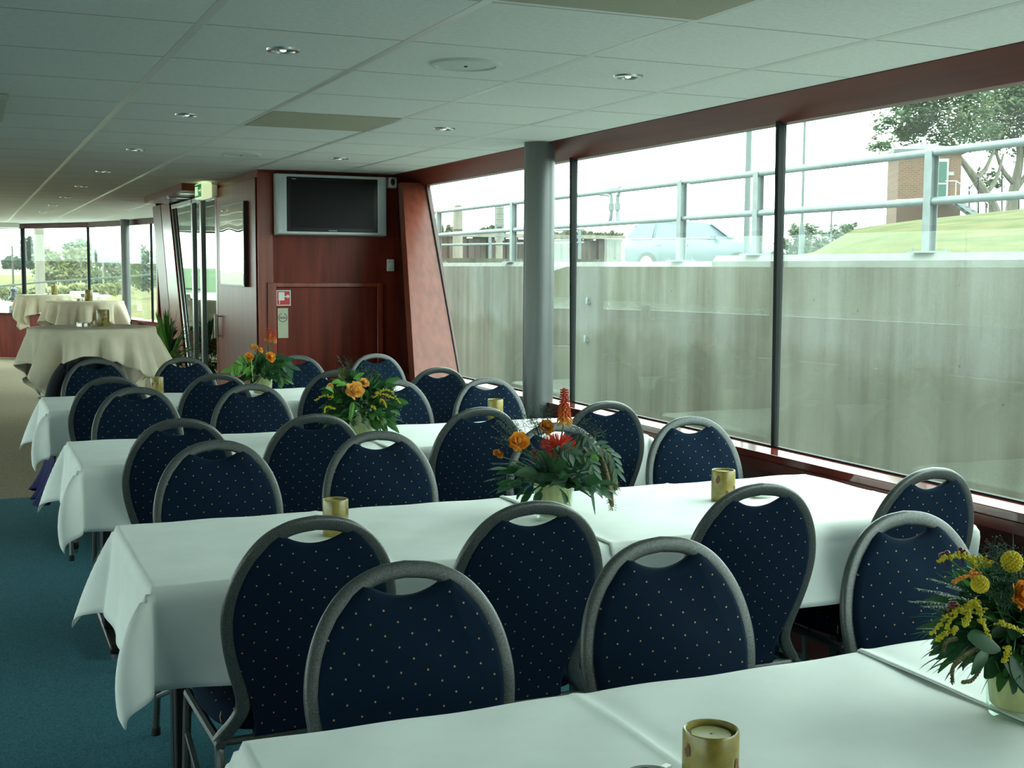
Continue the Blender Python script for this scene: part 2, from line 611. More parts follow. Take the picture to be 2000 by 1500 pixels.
# ---- glazed sliding door behind the cabinet block
st = MB()
for yc, w in ((10.74, 0.075), (11.17, 0.06)):
    st.box(PX - 0.02, PX + 0.03, yc - w / 2, yc + w / 2, 0.02, 2.06)
st.box(PX - 0.02, PX + 0.03, 10.10, 12.33, 2.02, 2.06)
st.tube([(PX, 12.34, 2.06), (PX, 11.20, 0.02)], 0.022, 6)
st.tube([(PX, 12.20, 2.06), (PX, 11.06, 0.02)], 0.012, 6)
d2 = struct(st.build('door_2', ALU, bevel=0.003), 'glazed sliding door with slim aluminium stiles')
for i, pts in enumerate(([(10.10, 0.03), (10.74, 0.03), (10.74, 2.03), (10.10, 2.03)],
                         [(10.74, 0.03), (11.17, 0.03), (11.17, 2.03), (10.74, 2.03)],
                         [(11.17, 0.03), (11.22, 0.03), (12.33, 2.03), (11.17, 2.03)])):
    m = MB().hexa([Vector((PX, a, b)) for a, b in pts], [Vector((PX + 0.008, a, b)) for a, b in pts])
    o = m.build('door_glass', DOORGLASS, d2, smooth=0)
    o['kind'] = 'structure'
# stair well behind the door
sw = MB().box(PX, 2.99, 13.5, 13.58, 0, CEIL).box(2.9, 2.99, 10.04, 13.5, 0, CEIL)
struct(sw.build('wall_stairwell', WOOD, smooth=0))
stairs = thing('staircase', (2.3, 11.3, 0), 'open staircase seen through the glazed sliding door', 'staircase')
for k in range(9):
    a = MB().box(-0.35, 0.35, 0.20 + k * 0.19, 0.46 + k * 0.19, 0.18 + k * 0.2, 0.215 + k * 0.2)
    a.build('tread', WHITEP, stairs, bevel=0.004)
for sx in (-0.37, 0.37):
    b = MB().hexa([Vector((sx - 0.015, 0.1, 0)), Vector((sx + 0.015, 0.1, 0)), Vector((sx + 0.015, 0.35, 0)), Vector((sx - 0.015, 0.35, 0))],
                  [Vector((sx - 0.015, 1.85, 1.9)), Vector((sx + 0.015, 1.85, 1.9)), Vector((sx + 0.015, 2.1, 1.9)), Vector((sx - 0.015, 2.1, 1.9))])
    b.build('stringer', WOOD_DARK, stairs)
# slanted posts beyond the sliding door
p1 = MB().hexa([Vector((PX - 0.03, 11.30, 0)), Vector((PX + 0.10, 11.30, 0)), Vector((PX + 0.10, 12.0, 0)), Vector((PX - 0.03, 12.0, 0))],
               [Vector((PX - 0.03, 12.40, 2.09)), Vector((PX + 0.10, 12.40, 2.09)), Vector((PX + 0.10, 12.95, 2.09)), Vector((PX - 0.03, 12.95, 2.09))])
struct(p1.build('trim_12', WOOD_RED, smooth=0), 'slanted mahogany post beyond the sliding door')
p2 = MB().hexa([Vector((PX - 0.03, 12.02, 0)), Vector((PX + 0.02, 12.02, 0)), Vector((PX + 0.02, 12.62, 0)), Vector((PX - 0.03, 12.62, 0))],
               [Vector((PX - 0.03, 13.0, 2.09)), Vector((PX + 0.02, 13.0, 2.09)), Vector((PX + 0.02, 13.55, 2.09)), Vector((PX - 0.03, 13.55, 2.09))])
struct(p2.build('trim_13', WOOD, smooth=0))
# canopy box above the sliding door
cn = MB().hexa([Vector(p) for p in ((1.60, 10.22, 2.075), (PX, 10.22, 2.075), (PX, 12.45, 2.075), (1.60, 12.45, 2.075))],
               [Vector(p) for p in ((1.60, 10.22, CEIL), (PX, 10.22, CEIL), (PX, 12.45, CEIL), (1.60, 12.45, CEIL))])
struct(cn.build('trim_14', WOOD, smooth=0), 'mahogany box above the sliding door')
cs = MB().box(1.64, 1.84, 10.5, 10.62, 2.066, 2.075).box(1.64, 1.84, 11.2, 11.3, 2.066, 2.075)
struct(cs.build('trim_15', STEEL, smooth=0))

# ---- bow: low wall, header, glazing, mullions
seg = list(zip(BOW, BOW[1:]))
low, hdr, sil = MB(), MB(), MB()


def strip(mb, a, b, z0, z1, t0, t1):
    (xa, ya), (xb, yb) = a, b
    d = Vector((xb - xa, yb - ya, 0)).normalized()
    n = Vector((d.y, -d.x, 0))         # outward
    A, B = Vector((xa, ya, 0)) - d * 0.01, Vector((xb, yb, 0)) + d * 0.01
    mb.hexa([A + n * t0 + Vector((0, 0, z0)), A + n * t1 + Vector((0, 0, z0)), B + n * t1 + Vector((0, 0, z0)), B + n * t0 + Vector((0, 0, z0))],
            [A + n * t0 + Vector((0, 0, z1)), A + n * t1 + Vector((0, 0, z1)), B + n * t1 + Vector((0, 0, z1)), B + n * t0 + Vector((0, 0, z1))])


for i, (a, b) in enumerate(seg):
    strip(low, a, b, 0, 0.70, 0, 0.05)
    strip(sil, a, b, 0.70, 0.725, -0.12, 0.06)
    strip(hdr, a, b, 2.055, CEIL, -0.03, 0.05)
    g = MB()
    strip(g, a, b, 0.72, 2.06, 0.02, 0.028)
    struct(g.build('window_%d' % (i + 10), GLASS, smooth=0))
struct(low.build('wall_bow', WOOD, smooth=0), 'low mahogany wall under the curved front windows')
struct(sil.build('trim_16', WOOD_SILL, smooth=0))
struct(hdr.build('trim_17', WOOD_DARK, smooth=0))
for (x, y, r) in ((0.86, 21.3, 0.035), (1.73, 19.98, 0.022), (2.36, 17.75, 0.018), (-2.0, 22.55, 0.03), (-4.9, 21.3, 0.035), (-6.45, 17.4, 0.03)):
    struct(MB().lathe([(r, 0.70), (r, 2.06)], (x, y, 0), 12).build('trim_18', RUBBER))
struct(MB().lathe([(0.062, 0), (0.062, CEIL)], (2.10, 18.5, 0), 24).build('trim_19', GREYCOL), 'round grey column at the front windows')
struct(MB().box(-3.0, 0.80, 20.9, 21.3, 2.06, CEIL).build('trim_20', WHITEP, smooth=0), 'white box under the ceiling at the front windows')

# ---- left side and back (behind and beside the camera)
struct(MB().box(XL - 0.08, XL, YB, 13.55, 0, 0.72).build('wall_port', WOOD, smooth=0))
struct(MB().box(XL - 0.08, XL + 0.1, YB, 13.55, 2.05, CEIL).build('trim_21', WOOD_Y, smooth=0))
struct(MB().box(XL - 0.01, XL, YB, 13.55, 0.72, 2.05).build('window_30', GLASS, smooth=0))
pm = MB()
for y in (-3.2, -1.3, 0.6, 2.5, 4.4, 6.3, 8.2, 10.1, 12.0):
    pm.box(XL - 0.03, XL + 0.04, y - 0.02, y + 0.02, 0.72, 2.05)
struct(pm.build('trim_22', RUBBER, smooth=0))
struct(MB().box(XL, GX, YB - 0.08, YB, 0, CEIL).build('wall_back', WOOD, smooth=0))

# ================================================================== FITTINGS
# television
tv = thing('television', (2.345, PY, 1.69), 'flat silver framed television mounted on the mahogany wall', 'television')
hs = MB()
w, h, y0, y1 = 0.392, 0.418, -0.115, -0.02
hs.hexa([Vector((-w, y0 + 0.012, 0.0)), Vector((-w + 0.01, y0, 0.012)), Vector((w - 0.01, y0, 0.012)), Vector((w, y0 + 0.012, 0.0)), Vector((w, y1, 0.0)), Vector((-w, y1, 0.0))],
        [Vector((-w, y0 + 0.012, h)), Vector((-w + 0.01, y0, h - 0.006)), Vector((w - 0.01, y0, h - 0.006)), Vector((w, y0 + 0.012, h)), Vector((w, y1, h)), Vector((-w, y1, h))])
hs.build('housing', SILVERP, tv, bevel=0.006)
MB().box(-0.322, 0.322, y0 - 0.004, y0 + 0.004, 0.026, h - 0.022).build('bezel', plain('black_gloss', (0.006, 0.006, 0.007), 0.3, 0, 0.2), tv, bevel=0.002)
MB().box(-0.296, 0.292, y0 - 0.006, y0 - 0.003, 0.052, h - 0.042).build('screen', SCREEN, tv, smooth=0)
MB().box(-0.18, 0.18, -0.025, 0.0, 0.1, 0.32).build('wall_bracket', BLACKM, tv, smooth=0)
lg, l2, gr, g2 = MB(), MB(), MB(), MB()
for k in range(7):
    lg.box(-0.030 + k * 0.0085, -0.0245 + k * 0.0085, y0 - 0.0075, y0 - 0.006, 0.032, 0.038)
for k in range(3):
    l2.box(-0.288 + k * 0.011, -0.280 + k * 0.011, y0 - 0.0075, y0 - 0.006, h - 0.040, h - 0.034)
PRINT = plain('pale_print', (0.4, 0.4, 0.4), 0.4)
lg.build('lettering', PRINT, tv, smooth=0)
l2.build('lettering', PRINT, tv, smooth=0)
GRC = plain('grille_grey', (0.42, 0.45, 0.46), 0.5, 0.2)
for sx, g_ in ((-0.358, gr), (0.358, g2)):
    for k in range(44):
        g_.box(sx - 0.022, sx + 0.022, y0 - 0.0012, y0 + 0.001, 0.04 + k * 0.008, 0.043 + k * 0.008)
    g_.build('speaker_grille', GRC, tv, smooth=0)

# small white ceiling-corner sensor right of the television
sn = thing('motion_sensor', (2.80, PY, 2.036), 'small white box with a black lens beside the television', 'sensor')
MB().box(-0.034, 0.034, -0.05, 0, 0, 0.075).build('housing', WHITEP, sn, bevel=0.008)
ln = MB().lathe([(0.021, -0.008), (0.019, 0.006), (0.010, 0.013)], (0, 0, 0), 16)
o = ln.build('lens', BLACKM, sn)
o.rotation_euler = (pi / 2, 0, 0)
o.location = (0, -0.046, 0.042)
o.scale = (0.8, 1.25, 1)
# room thermostat
th = thing('thermostat', (2.79, PY, 1.448), 'small white thermostat on the wall beside the slanted post', 'thermostat')
MB().box(-0.022, 0.028, -0.03, 0, 0, 0.085).build('base_plate', WHITEP, th, bevel=0.005)
o = MB().lathe([(0.025, 0), (0.024, 0.022), (0.018, 0.026)], (0, 0, 0), 20).build('dial', WHITEP, th)
o.rotation_euler = (pi / 2, 0, 0)
o.location = (-0.004, -0.03, 0.045)

# fire fighting sign: hose reel pictogram on red
REDS = plain('sign_red', (0.62, 0.03, 0.025), 0.4)
WHS = plain('sign_white', (0.82, 0.84, 0.80), 0.45)
fs = thing('fire_sign', (2.018, PY - 0.0105, 1.206), 'square red and white fire equipment sign on the cupboard door', 'sign')
MB().box(-0.050, 0.050, -0.003, 0, 0, 0.107).build('plate', WHS, fs, smooth=0)
MB().box(-0.044, 0.044, -0.004, -0.002, 0.006, 0.101).build('red_field', REDS, fs, smooth=0)
pc = MB().box(-0.036, 0.006, -0.005, -0.003, 0.036, 0.094)
pc.box(0.006, 0.026, -0.005, -0.003, 0.060, 0.067)
pc.box(-0.031, -0.026, -0.005, -0.003, 0.012, 0.036)
pc.add([(0.030 + 0.011 * cos(2 * pi * k / 14), -0.005, 0.064 + 0.011 * sin(2 * pi * k / 14)) for k in range(14)], [tuple(range(14))])
pc.build('pictogram', WHS, fs, smooth=0)
# pale plaque with a round emblem
pq = thing('plaque', (2.012, PY - 0.0105, 0.982), 'tall cream plaque with a round grey emblem below the red sign', 'plaque')
MB().box(-0.037, 0.037, -0.003, 0, 0, 0.207).build('plate', plain('plaque_cream', (0.55, 0.58, 0.42), 0.5), pq, bevel=0.001)
DK = plain('emblem_grey', (0.12, 0.14, 0.11), 0.4)
em = MB()
em.tube([(0.029 * cos(a), -0.0035, 0.142 + 0.029 * sin(a)) for a in [radians(-250 + 20 * k) for k in range(17)]], 0.0026, 6)
em.box(-0.020, 0.020, -0.005, -0.003, 0.144, 0.147)
for k in range(5):
    em.box(-0.019 + k * 0.008, -0.0135 + k * 0.008, -0.005, -0.003, 0.134, 0.142)
em.build('emblem', DK, pq)

# wall mirror on the side of the block
mr = thing('wall_mirror', (PX - 0.012, 9.30, 1.33), 'tall thin framed mirror on the mahogany side wall', 'mirror')
MB().box(-0.030, 0, -0.45, 0.45, 0, 0.605).build('frame', plain('mirror_frame', (0.05, 0.05, 0.045), 0.35, 0.4), mr, bevel=0.002)
mg = MB()
nu, nv = 40, 40
mg.grid(lambda i, j: Vector((-0.0315 - 0.0007 * sin(i * 0.22 + j * 0.10) - 0.0007 * sin(j * 0.21 + 1), 0.435 - 0.87 * i / (nu - 1), 0.015 + 0.575 * j / (nv - 1))), nu, nv)
mg.build('mirror_glass', MIRROR, mr)
# white door pull
hp = thing('door_pull', (PX - 0.012, 9.93, 0.912), 'upright white pull handle on the mahogany panel below the mirror', 'handle')
MB().box(-0.050, -0.022, -0.010, 0.010, 0, 0.187).build('grip', WHITEP, hp, bevel=0.003)
for z in (0.012, 0.165):
    MB().box(-0.024, 0, -0.007, 0.007, z, z + 0.012).build('stand_off', STEEL, hp)

# lit emergency exit sign
ex = thing('exit_sign', (PX - 0.012, 9.92, 2.0), 'lit green and white emergency exit sign box beside the sliding door', 'exit sign')
WL = emit('exit_white', (0.80, 0.95, 0.55), 0.75)
MB().box(-0.135, -0.055, -0.02, 0.32, 0.005, 0.125).build('light_box', WL, ex, bevel=0.012)
MB().box(-0.055, 0, 0.05, 0.16, 0.02, 0.115).build('bracket', WHITEP, ex, bevel=0.004)
GRN = emit('exit_green', (0.005, 0.22, 0.075), 0.55)
MB().box(-0.1365, -0.1345, 0.0, 0.30, 0.016, 0.114).build('green_panel', GRN, ex, smooth=0)
pg = MB()
# running figure, arrow and door
X0 = -0.1375
pg.box(X0 - 0.0005, X0, 0.20, 0.27, 0.03, 0.10)
pg.box(X0 - 0.0005, X0, 0.03, 0.11, 0.06, 0.07)
pg.add([(X0, 0.03, 0.09), (X0, 0.03, 0.04), (X0, 0.005, 0.065)], [(0, 1, 2)])
pg.tube([(X0, 0.16, 0.075), (X0, 0.165, 0.055), (X0, 0.145, 0.045), (X0, 0.15, 0.03)], 0.005, 6)
pg.tube([(X0, 0.165, 0.055), (X0, 0.18, 0.045), (X0, 0.19, 0.035)], 0.004, 6)
pg.tube([(X0, 0.145, 0.072), (X0, 0.16, 0.076), (X0, 0.178, 0.066)], 0.004, 6)
pg.ball((X0, 0.157, 0.09), 0.008, 6)
pg.build('pictogram', WL, ex)
# round spot under the canopy
# ---- ceiling fittings
LENS = plain('lamp_lens', (0.12, 0.12, 0.11), 0.2)


def downlight():
    t = thing('downlight', (0, 0, CEIL), '', 'ceiling light', 'recessed ceiling downlights')
    MB().lathe([(0.052, 0.0), (0.050, -0.006), (0.038, -0.007), (0.036, 0.0)], (0, 0, 0), 28, False, False).build('rim', STEEL, t)
    MB().lathe([(0.001, -0.001), (0.037, -0.0015)], (0, 0, 0), 24, False, False).build('lens', LENS, t)
    MB().ball((0, 0, -0.003), 0.011, 8, 0.5).build('bulb', emit('lamp_glow', (1, 0.97, 0.85), 0.8), t)
    return t


ordn = ['first', 'second', 'third', 'fourth', 'fifth', 'sixth', 'seventh', 'eighth']
base = None
for li, (x, n) in enumerate(((0.913, 8), (2.113, 3))):
    for k in range(n):
        y = 3.844 + 1.8 * k
        if base is None:
            base = t = downlight()
        else:
            t = copy_tree(base)
        t.location = (x, y, CEIL)
        t['label'] = 'round chrome downlight, %s from the camera in the ceiling line nearer the %s' % (ordn[k], ('aisle', 'windows')[li])
spkbase = None
for k, y in enumerate((3.844, 7.444)):
    if spkbase is None:
        t = spkbase = thing('ceiling_speaker', (1.513, y, CEIL), '', 'speaker', 'round ceiling speakers')
        SPK = noise_mat('speaker_white', (0.60, 0.62, 0.58), (0.65, 0.67, 0.63), (400, 400, 400), 0.7)
        MB().lathe([(0.118, 0), (0.114, -0.009), (0.100, -0.011), (0.098, -0.006)], (0, 0, 0), 40, False, False).build('ring', SPK, t)
        MB().lathe([(0.002, -0.009), (0.098, -0.006)], (0, 0, 0), 40, False, False).build('grille', SPK, t)
        MB().lathe([(0.006, -0.009), (0.006, -0.012)], (0, 0, 0), 10).build('badge', BLACKM, t)
    else:
        t = copy_tree(spkbase)
    t.location = (1.513, y, CEIL)
    t['label'] = ('large round white ceiling speaker nearest the camera', 'round white ceiling speaker near the television wall')[k]
for k, (xa, ya) in enumerate(((1.225, 5.356), (1.225, 2.33))):
    o = MB().box(xa, xa + 0.576, ya, ya + 0.576, CEIL - 0.003, CEIL + 0.001).build('ceiling_vent', VENT, smooth=0)
    tag(o, ('beige perforated ceiling panel in front of the television', 'beige perforated ceiling panel at the top edge above the camera')[k], 'ceiling panel', 'beige ceiling panels')
t = thing('air_vent', (-0.15, 5.70, CEIL), 'cream air outlet box on the ceiling at the far left', 'vent')
MB().box(-0.33, 0.33, -0.42, 0.42, -0.022, 0).build('frame', plain('vent_cream', (0.50, 0.52, 0.44), 0.6), t, bevel=0.006)
sm = MB()
for k in range(9):
    sm.obox((0, -0.32 + k * 0.08, -0.024), 0.58, 0.05, 0.006, Matrix.Rotation(0.5, 3, 'X'))
sm.build('slats', plain('vent_slat', (0.42, 0.44, 0.37), 0.6), t, smooth=0)

# ================================================================== CHAIRS
def chair_proto():
    t = thing('stacking_chair', (0, 0, 0), '', 'chair', 'dotted blue stacking chairs at the table rows')

    def by(z):                                   # rake of the back
        return 0.165 + (z - 0.45) * 0.215
    half = [(0, .909), (.056, .901), (.109, .874), (.149, .828), (.175, .771), (.187, .705), (.182, .640), (.167, .575), (.151, .520), (.147, .480), (.163, .445), (.188, .412), (.195, .400)]
    right = catmull([(x, by(z) - (0.0 if z > 0.46 else (0.46 - z) * 0.15), z) for x, z in half], 5)
    left = [Vector((-p.x, p.y, p.z)) for p in right[1:]][::-1]
    path = left + right
    MB().tube(path, 0.0165, 16, flat=0.60, up=(0, 1, -0.2), pw=0.62).build('back_frame', HAMMER, t)
    # upholstered back: outline inside the frame with a scooped handle opening at the top
    sm = catmull([(x, 0, z) for x, z in half], 8)

    def hw(z):
        best = 0
        for a, b in zip(sm, sm[1:]):
            if (a.z - z) * (b.z - z) <= 0 and a.z != b.z:
                best = max(best, a.x + (b.x - a.x) * (z - a.z) / (b.z - a.z))
        return best
    out = []
    for k in range(15):                          # right side upwards
        z = 0.405 + (0.868 - 0.405) * k / 14
        s = hw(z) - 0.006
        if z < 0.60:
            s = min(s, 0.118 + (z - 0.46) * 0.36) if z > 0.46 else 0.118
        out.append((s, z))
    top_r = [(0.106, 0.873), (0.094, 0.882), (0.084, 0.888)]
    out += top_r
    for k in range(1, 16):                       # scooped upper edge, right to left
        x = 0.078 * (1 - 2 * k / 16)
        out.append((x, 0.861 + 0.027 * (abs(x) / 0.078) ** 2))
    out += [(-x, z) for x, z in top_r][::-1]
    out += [(-x, z) for x, z in out[:15]][::-1]
    n = len(out)
    cx, cz = 0, 0.66

    def ring(k, dy):
        # inset ring
        res = []
        for i in range(n):
            p, q, r_ = Vector(out[i - 1]), Vector(out[i]), Vector(out[(i + 1) % n])
            d = (r_ - p)
            nn = Vector((-d.y, d.x)).normalized()
            q2 = q + nn * k
            res.append(Vector((q2.x, by(q2.y) + dy, q2.y)))
        return res
    m = MB()
    r0, r1, r2 = ring(0, -0.006), ring(0.005, -0.017), ring(0.016, -0.023)
    b0, b1, b2 = ring(0, 0.006), ring(0.004, 0.011), ring(0.012, 0.013)
    vs = r2 + r1 + r0 + b0 + b1 + b2
    fs = [tuple(range(n))]
    for s in range(5):
        for i in range(n):
            j = (i + 1) % n
            fs.append((s * n + i, (s + 1) * n + i, (s + 1) * n + j, s * n + j))
    fs.append(tuple(range(5 * n, 6 * n))[::-1])
    m.add(vs, fs)
    m.build('backrest', FAB_BACK, t, smooth=60)
    # seat cushion
    m = MB()
    oc = []
    for k in range(40):
        a = 2 * pi * k / 40
        ca, sa = cos(a), sin(a)
        e = 0.5
        x = 0.200 * abs(ca) ** e * (1 if ca > 0 else -1)
        y = 0.195 * abs(sa) ** e * (1 if sa > 0 else -1)
        x *= 1 - 0.08 * (y / 0.2 > 0) * (y / 0.2)
        oc.append((x, y - 0.03))
    prof = [(0.94, 0.415), (1.0, 0.422), (1.02, 0.440), (1.0, 0.458), (0.93, 0.470), (0.6, 0.479), (0.25, 0.481)]
    vs = [Vector((x * s, (y + 0.03) * s - 0.03, z - (0.012 if y < -0.19 else 0))) for s, z in prof for x, y in oc]
    fs = [tuple(range(40))[::-1]]
    for s in range(len(prof) - 1):
        for i in range(40):
            j = (i + 1) % 40
            fs.append((s * 40 + i, s * 40 + j, (s + 1) * 40 + j, (s + 1) * 40 + i))
    fs.append(tuple((len(prof) - 1) * 40 + i for i in range(40)))
    m.add(vs, fs).build('seat', FAB_SEAT, t, smooth=60)
    # seat frame and legs
    fm = MB()
    for s in (-1, 1):
        fm.tube([(s * 0.197, -0.20, 0.405), (s * 0.197, 0.17, 0.398)], 0.012, 8)
    fm.tube([(-0.197, -0.18, 0.402), (0.197, -0.18, 0.402)], 0.010, 8)
    fm.tube([(-0.197, 0.15, 0.398), (0.197, 0.15, 0.398)], 0.010, 8)
    fm.build('seat_frame', HAMMER, t)
    for s in (-1, 1):
        for yy, zt, yf in ((-0.205, 0.405, -0.235), (0.165, 0.40, 0.235)):
            pts = catmull([(s * 0.197, yy + (0.03 if yy < 0 else -0.03), zt), (s * 0.198, yy, zt - 0.025), (s * 0.201, yy + (yf - yy) * 0.5, 0.2), (s * 0.205, yf, 0.012)], 5)
            l = MB().tube(pts, 0.0115, 8).build('leg', HAMMER, t)
            MB().lathe([(0.015, 0.004), (0.015, 0.026), (0.012, 0.032)], (s * 0.205, yf, 0), 10).build('foot_cap', RUBBER, l)
        MB().tube([(s * 0.199, -0.213, 0.30), (s * 0.203, 0.195, 0.14)], 0.0075, 6).build('brace', HAMMER, t)
    return t


CH = chair_proto()
used = False
ROWN = ['nearest', 'second', 'third', 'farthest']
XS = [0.70, 1.213, 1.89, 2.432]
random.seed(3)
# photo-measured backrest-top centres (x, y): far side faces the camera, near side turns its back
FAR = [[(0.738, 2.18), (1.292, 2.185), (1.952, 2.213)],
       [(0.711, 3.96), (1.256, 4.0), (1.917, 3.986), (2.472, 3.977)],
       [(0.699, 5.868), (1.217, 5.844), (1.921, 5.857), (2.394, 5.782)],
       [(0.695, 7.754), (1.201, 7.722), (1.886, 7.683), (2.399, 7.666)]]
NEAR = [[],
        [(0.694, 2.658), (1.217, 2.64), (1.865, 2.651), (2.464, 2.685)],
        [(0.697, 4.575), (1.188, 4.545), (1.856, 4.541), (2.434, 4.566)],
        [(0.650, 6.461), (1.177, 6.478), (1.811, 6.475), (2.400, 6.485)]]


def put_chair(x, y, rz, label):
    global used
    c = CH if not used else copy_tree(CH)
    used = True
    c.location = (x, y, 0)
    c.rotation_euler = (0, 0, rz)
    c['label'] = label


for r in range(4):
    for k, (x, y) in enumerate(FAR[r]):
        a = random.uniform(-0.05, 0.05)
        put_chair(x + 0.264 * sin(a), y - 0.264, a, 'dotted blue chair facing the camera behind the %s table row, %s from the aisle' % (ROWN[r], ordn[k]))
    for k, (x, y) in enumerate(NEAR[r]):
        a = random.uniform(-0.05, 0.05)
        put_chair(x - 0.264 * sin(a), y + 0.264, pi + a, 'dotted blue chair with its back to us at the %s table row, %s from aisle' % (ROWN[r], ordn[k]))

# dark jacket over the back of the farthest aisle chair
jk = thing('jacket', (0.665, 7.80, 0.9), 'black jacket hung over the far aisle chair before the bar table', 'jacket')
m = MB()


def jf(i, j):
    u = i / 12 * 2 - 1
    v = j / 10
    x = u * (0.155 + 0.10 * v) * (1 + 0.05 * sin(j))
    y = 0.055 + 0.02 * sin(i * 1.7 + j * 0.4) + 0.05 * v - 0.05 * (1 - v) ** 3
    return Vector((x, y, 0.035 - 0.05 * u * u * (1 - v) - 0.42 * v + 0.015 * sin(i * 2.1) * v))


m.grid(jf, 13, 11)
o = m.build('body', plain('black_cloth', (0.010, 0.011, 0.016), 0.9), jk)
sd = o.modifiers.new('thickness', 'SOLIDIFY')
sd.thickness = 0.012
SLV = plain('black_cloth_sleeve', (0.012, 0.013, 0.02), 0.9)
for s in (-1, 1):
    MB().tube(catmull([(s * 0.13, 0.05, -0.03), (s * 0.185, 0.075, -0.12), (s * 0.215, 0.09, -0.26), (s * 0.21, 0.09, -0.42)], 5), [0.04] * 6 + [0.042] * 5 + [0.036] * 5, 10).build('sleeve', SLV, jk)

# ================================================================== TABLES
ROWY = [(1.125, 1.845), (2.845, 3.575), (4.69, 5.392), (6.585, 7.279)]
XA, XM, XZ = 0.365, 1.532, 2.70
TZ = 0.75


def table(x0, x1, y0, y1, label):
    cx, cy = (x0 + x1) / 2, (y0 + y1) / 2
    t = thing('folding_table', (cx, cy, 0), label, 'table', 'tables under white cloths')
    hx, hy = (x1 - x0) / 2 - 0.004, (y1 - y0) / 2 - 0.004
    MB().box(-hx, hx, -hy, hy, 0.715, 0.742).build('tabletop', WOOD_DARK, t, bevel=0.003)
    for s in (-1, 1):
        xx = s * (hx - 0.10)
        l = MB()
        for q in (-0.028, 0.028):
            l.box(xx - 0.016, xx + 0.016, q - 0.022, q + 0.022, 0.06, 0.715)
        l = l.build('leg', BLACKM, t, bevel=0.004)
        MB().box(xx - 0.02, xx + 0.02, -0.29, 0.29, 0.025, 0.06).build('foot', BLACKM, l, bevel=0.008)
        MB().lathe([(0.016, 0.0), (0.016, 0.025)], (xx, -0.27, 0), 10).lathe([(0.016, 0.0), (0.016, 0.025)], (xx, 0.27, 0), 10).build('glide', STEEL, l)
        MB().box(xx - 0.014, xx + 0.014, -0.27, 0.27, 0.69, 0.715).build('top_rail', BLACKM, l)
        MB().tube([(xx - s * 0.012, 0, 0.30), (xx - s * 0.30, 0, 0.70)], 0.007, 6).build('strut', STEEL, l)


def cloth(x0, x1, y0, y1, left_over, right_over, creases, label, seed, dz=0.0, over=0.245, mat=None):
    """sheet over a table: flat top, hanging sides, a pointed fold at each free corner.
    left_over / right_over = overhang at the ends (0 where two cloths meet)"""
    rnd = random.Random(seed)
    ph = [rnd.uniform(0, 6.28) for _ in range(8)]
    LO, RO = left_over, right_over
    us = []
    nL = 14 if LO else 1
    for i in range(nL):
        if LO:
            us.append(x0 - LO + LO * i / nL)
    N = 140
    us += [x0 + (x1 - x0) * i / N for i in range(N + 1)]
    if RO:
        us += [x1 + RO * (i + 1) / 14 for i in range(14)]
    vs = [y0 - over + over * i / 14 for i in range(14)] + [y0 + (y1 - y0) * i / 44 for i in range(45)] + [y1 + over * (i + 1) / 14 for i in range(14)]
    RR = 0.012

    def hang(ex, ey, s, far):
        """follow the sheet outward from the table edge: it stands off, then turns down"""
        r = sqrt(ex * ex + ey * ey)
        if r < 1e-9:
            return 0, 0, 0
        th = atan2(ey, ex)
        k = abs(sin(2 * th)) ** 1.3
        w = 0.10 * sin(s * 7 + ph[0]) + 0.06 * sin(s * 17 + ph[1])
        n = max(2, int(r / 0.012))
        h = z = 0.0
        for q in range(n):
            rr = (q + 0.5) * r / n
            sl = (1 - k) * (0.05 + w * min(1, rr / 0.12)) + k * ((0.58 - 0.7 * rr) if far else (0.97 - 3.9 * rr))
            if rr < 0.012:
                sl = max(sl, 0.75)
            sl = max(-0.72, min(0.97, sl))
            h += sl * r / n
            z += sqrt(1 - sl * sl) * r / n
        return h * cos(th), h * sin(th), z

    def fn(i, j):
        u, v = us[i], vs[j]
        ex = x0 - u if u < x0 else (u - x1 if u > x1 else 0)
        ey = y0 - v if v < y0 else (v - y1 if v > y1 else 0)
        sx = -1 if u < x0 else 1
        sy = -1 if v < y0 else 1
        bx, by_ = min(max(u, x0), x1), min(max(v, y0), y1)
        if (ex > 0 and (LO if sx < 0 else RO) == 0):
            ex = 0
        hx, hy, dzz = hang(ex, ey, u if ey > ex else v, sy > 0)
        z = TZ + dz - dzz
        inside = ex == 0 and ey == 0
        if inside or dzz < 0.03:
            z += 0.0012 * sin(u * 11 + v * 5 + ph[2]) * sin(v * 9 + ph[3]) + 0.0010 * sin(u * 27 - v * 21 + ph[4])
            for cxp, amp in creases:
                if cxp is not None:
                    d = u - cxp - 0.004 * sin(v * 6 + ph[5])
                    z += amp * math.exp(-abs(d) / 0.007) - amp * 0.3 * math.exp(-((d - 0.03) / 0.02) ** 2)
            d = v - (y0 + y1) / 2 - 0.01 * sin(u * 3 + ph[6])
            z += 0.0016 * math.exp(-(d / 0.010) ** 2)
        return Vector((bx + sx * hx, by_ + sy * hy, z))
    m = MB().grid(fn, len(us), len(vs))
    o = m.build('tablecloth', mat or CLOTH, smooth=180)
    sd = o.modifiers.new('thickness', 'SOLIDIFY')
    sd.thickness = 0.0025
    sd.offset = -1
    tag(o, label, 'tablecloth', 'white tablecloths')
    return o


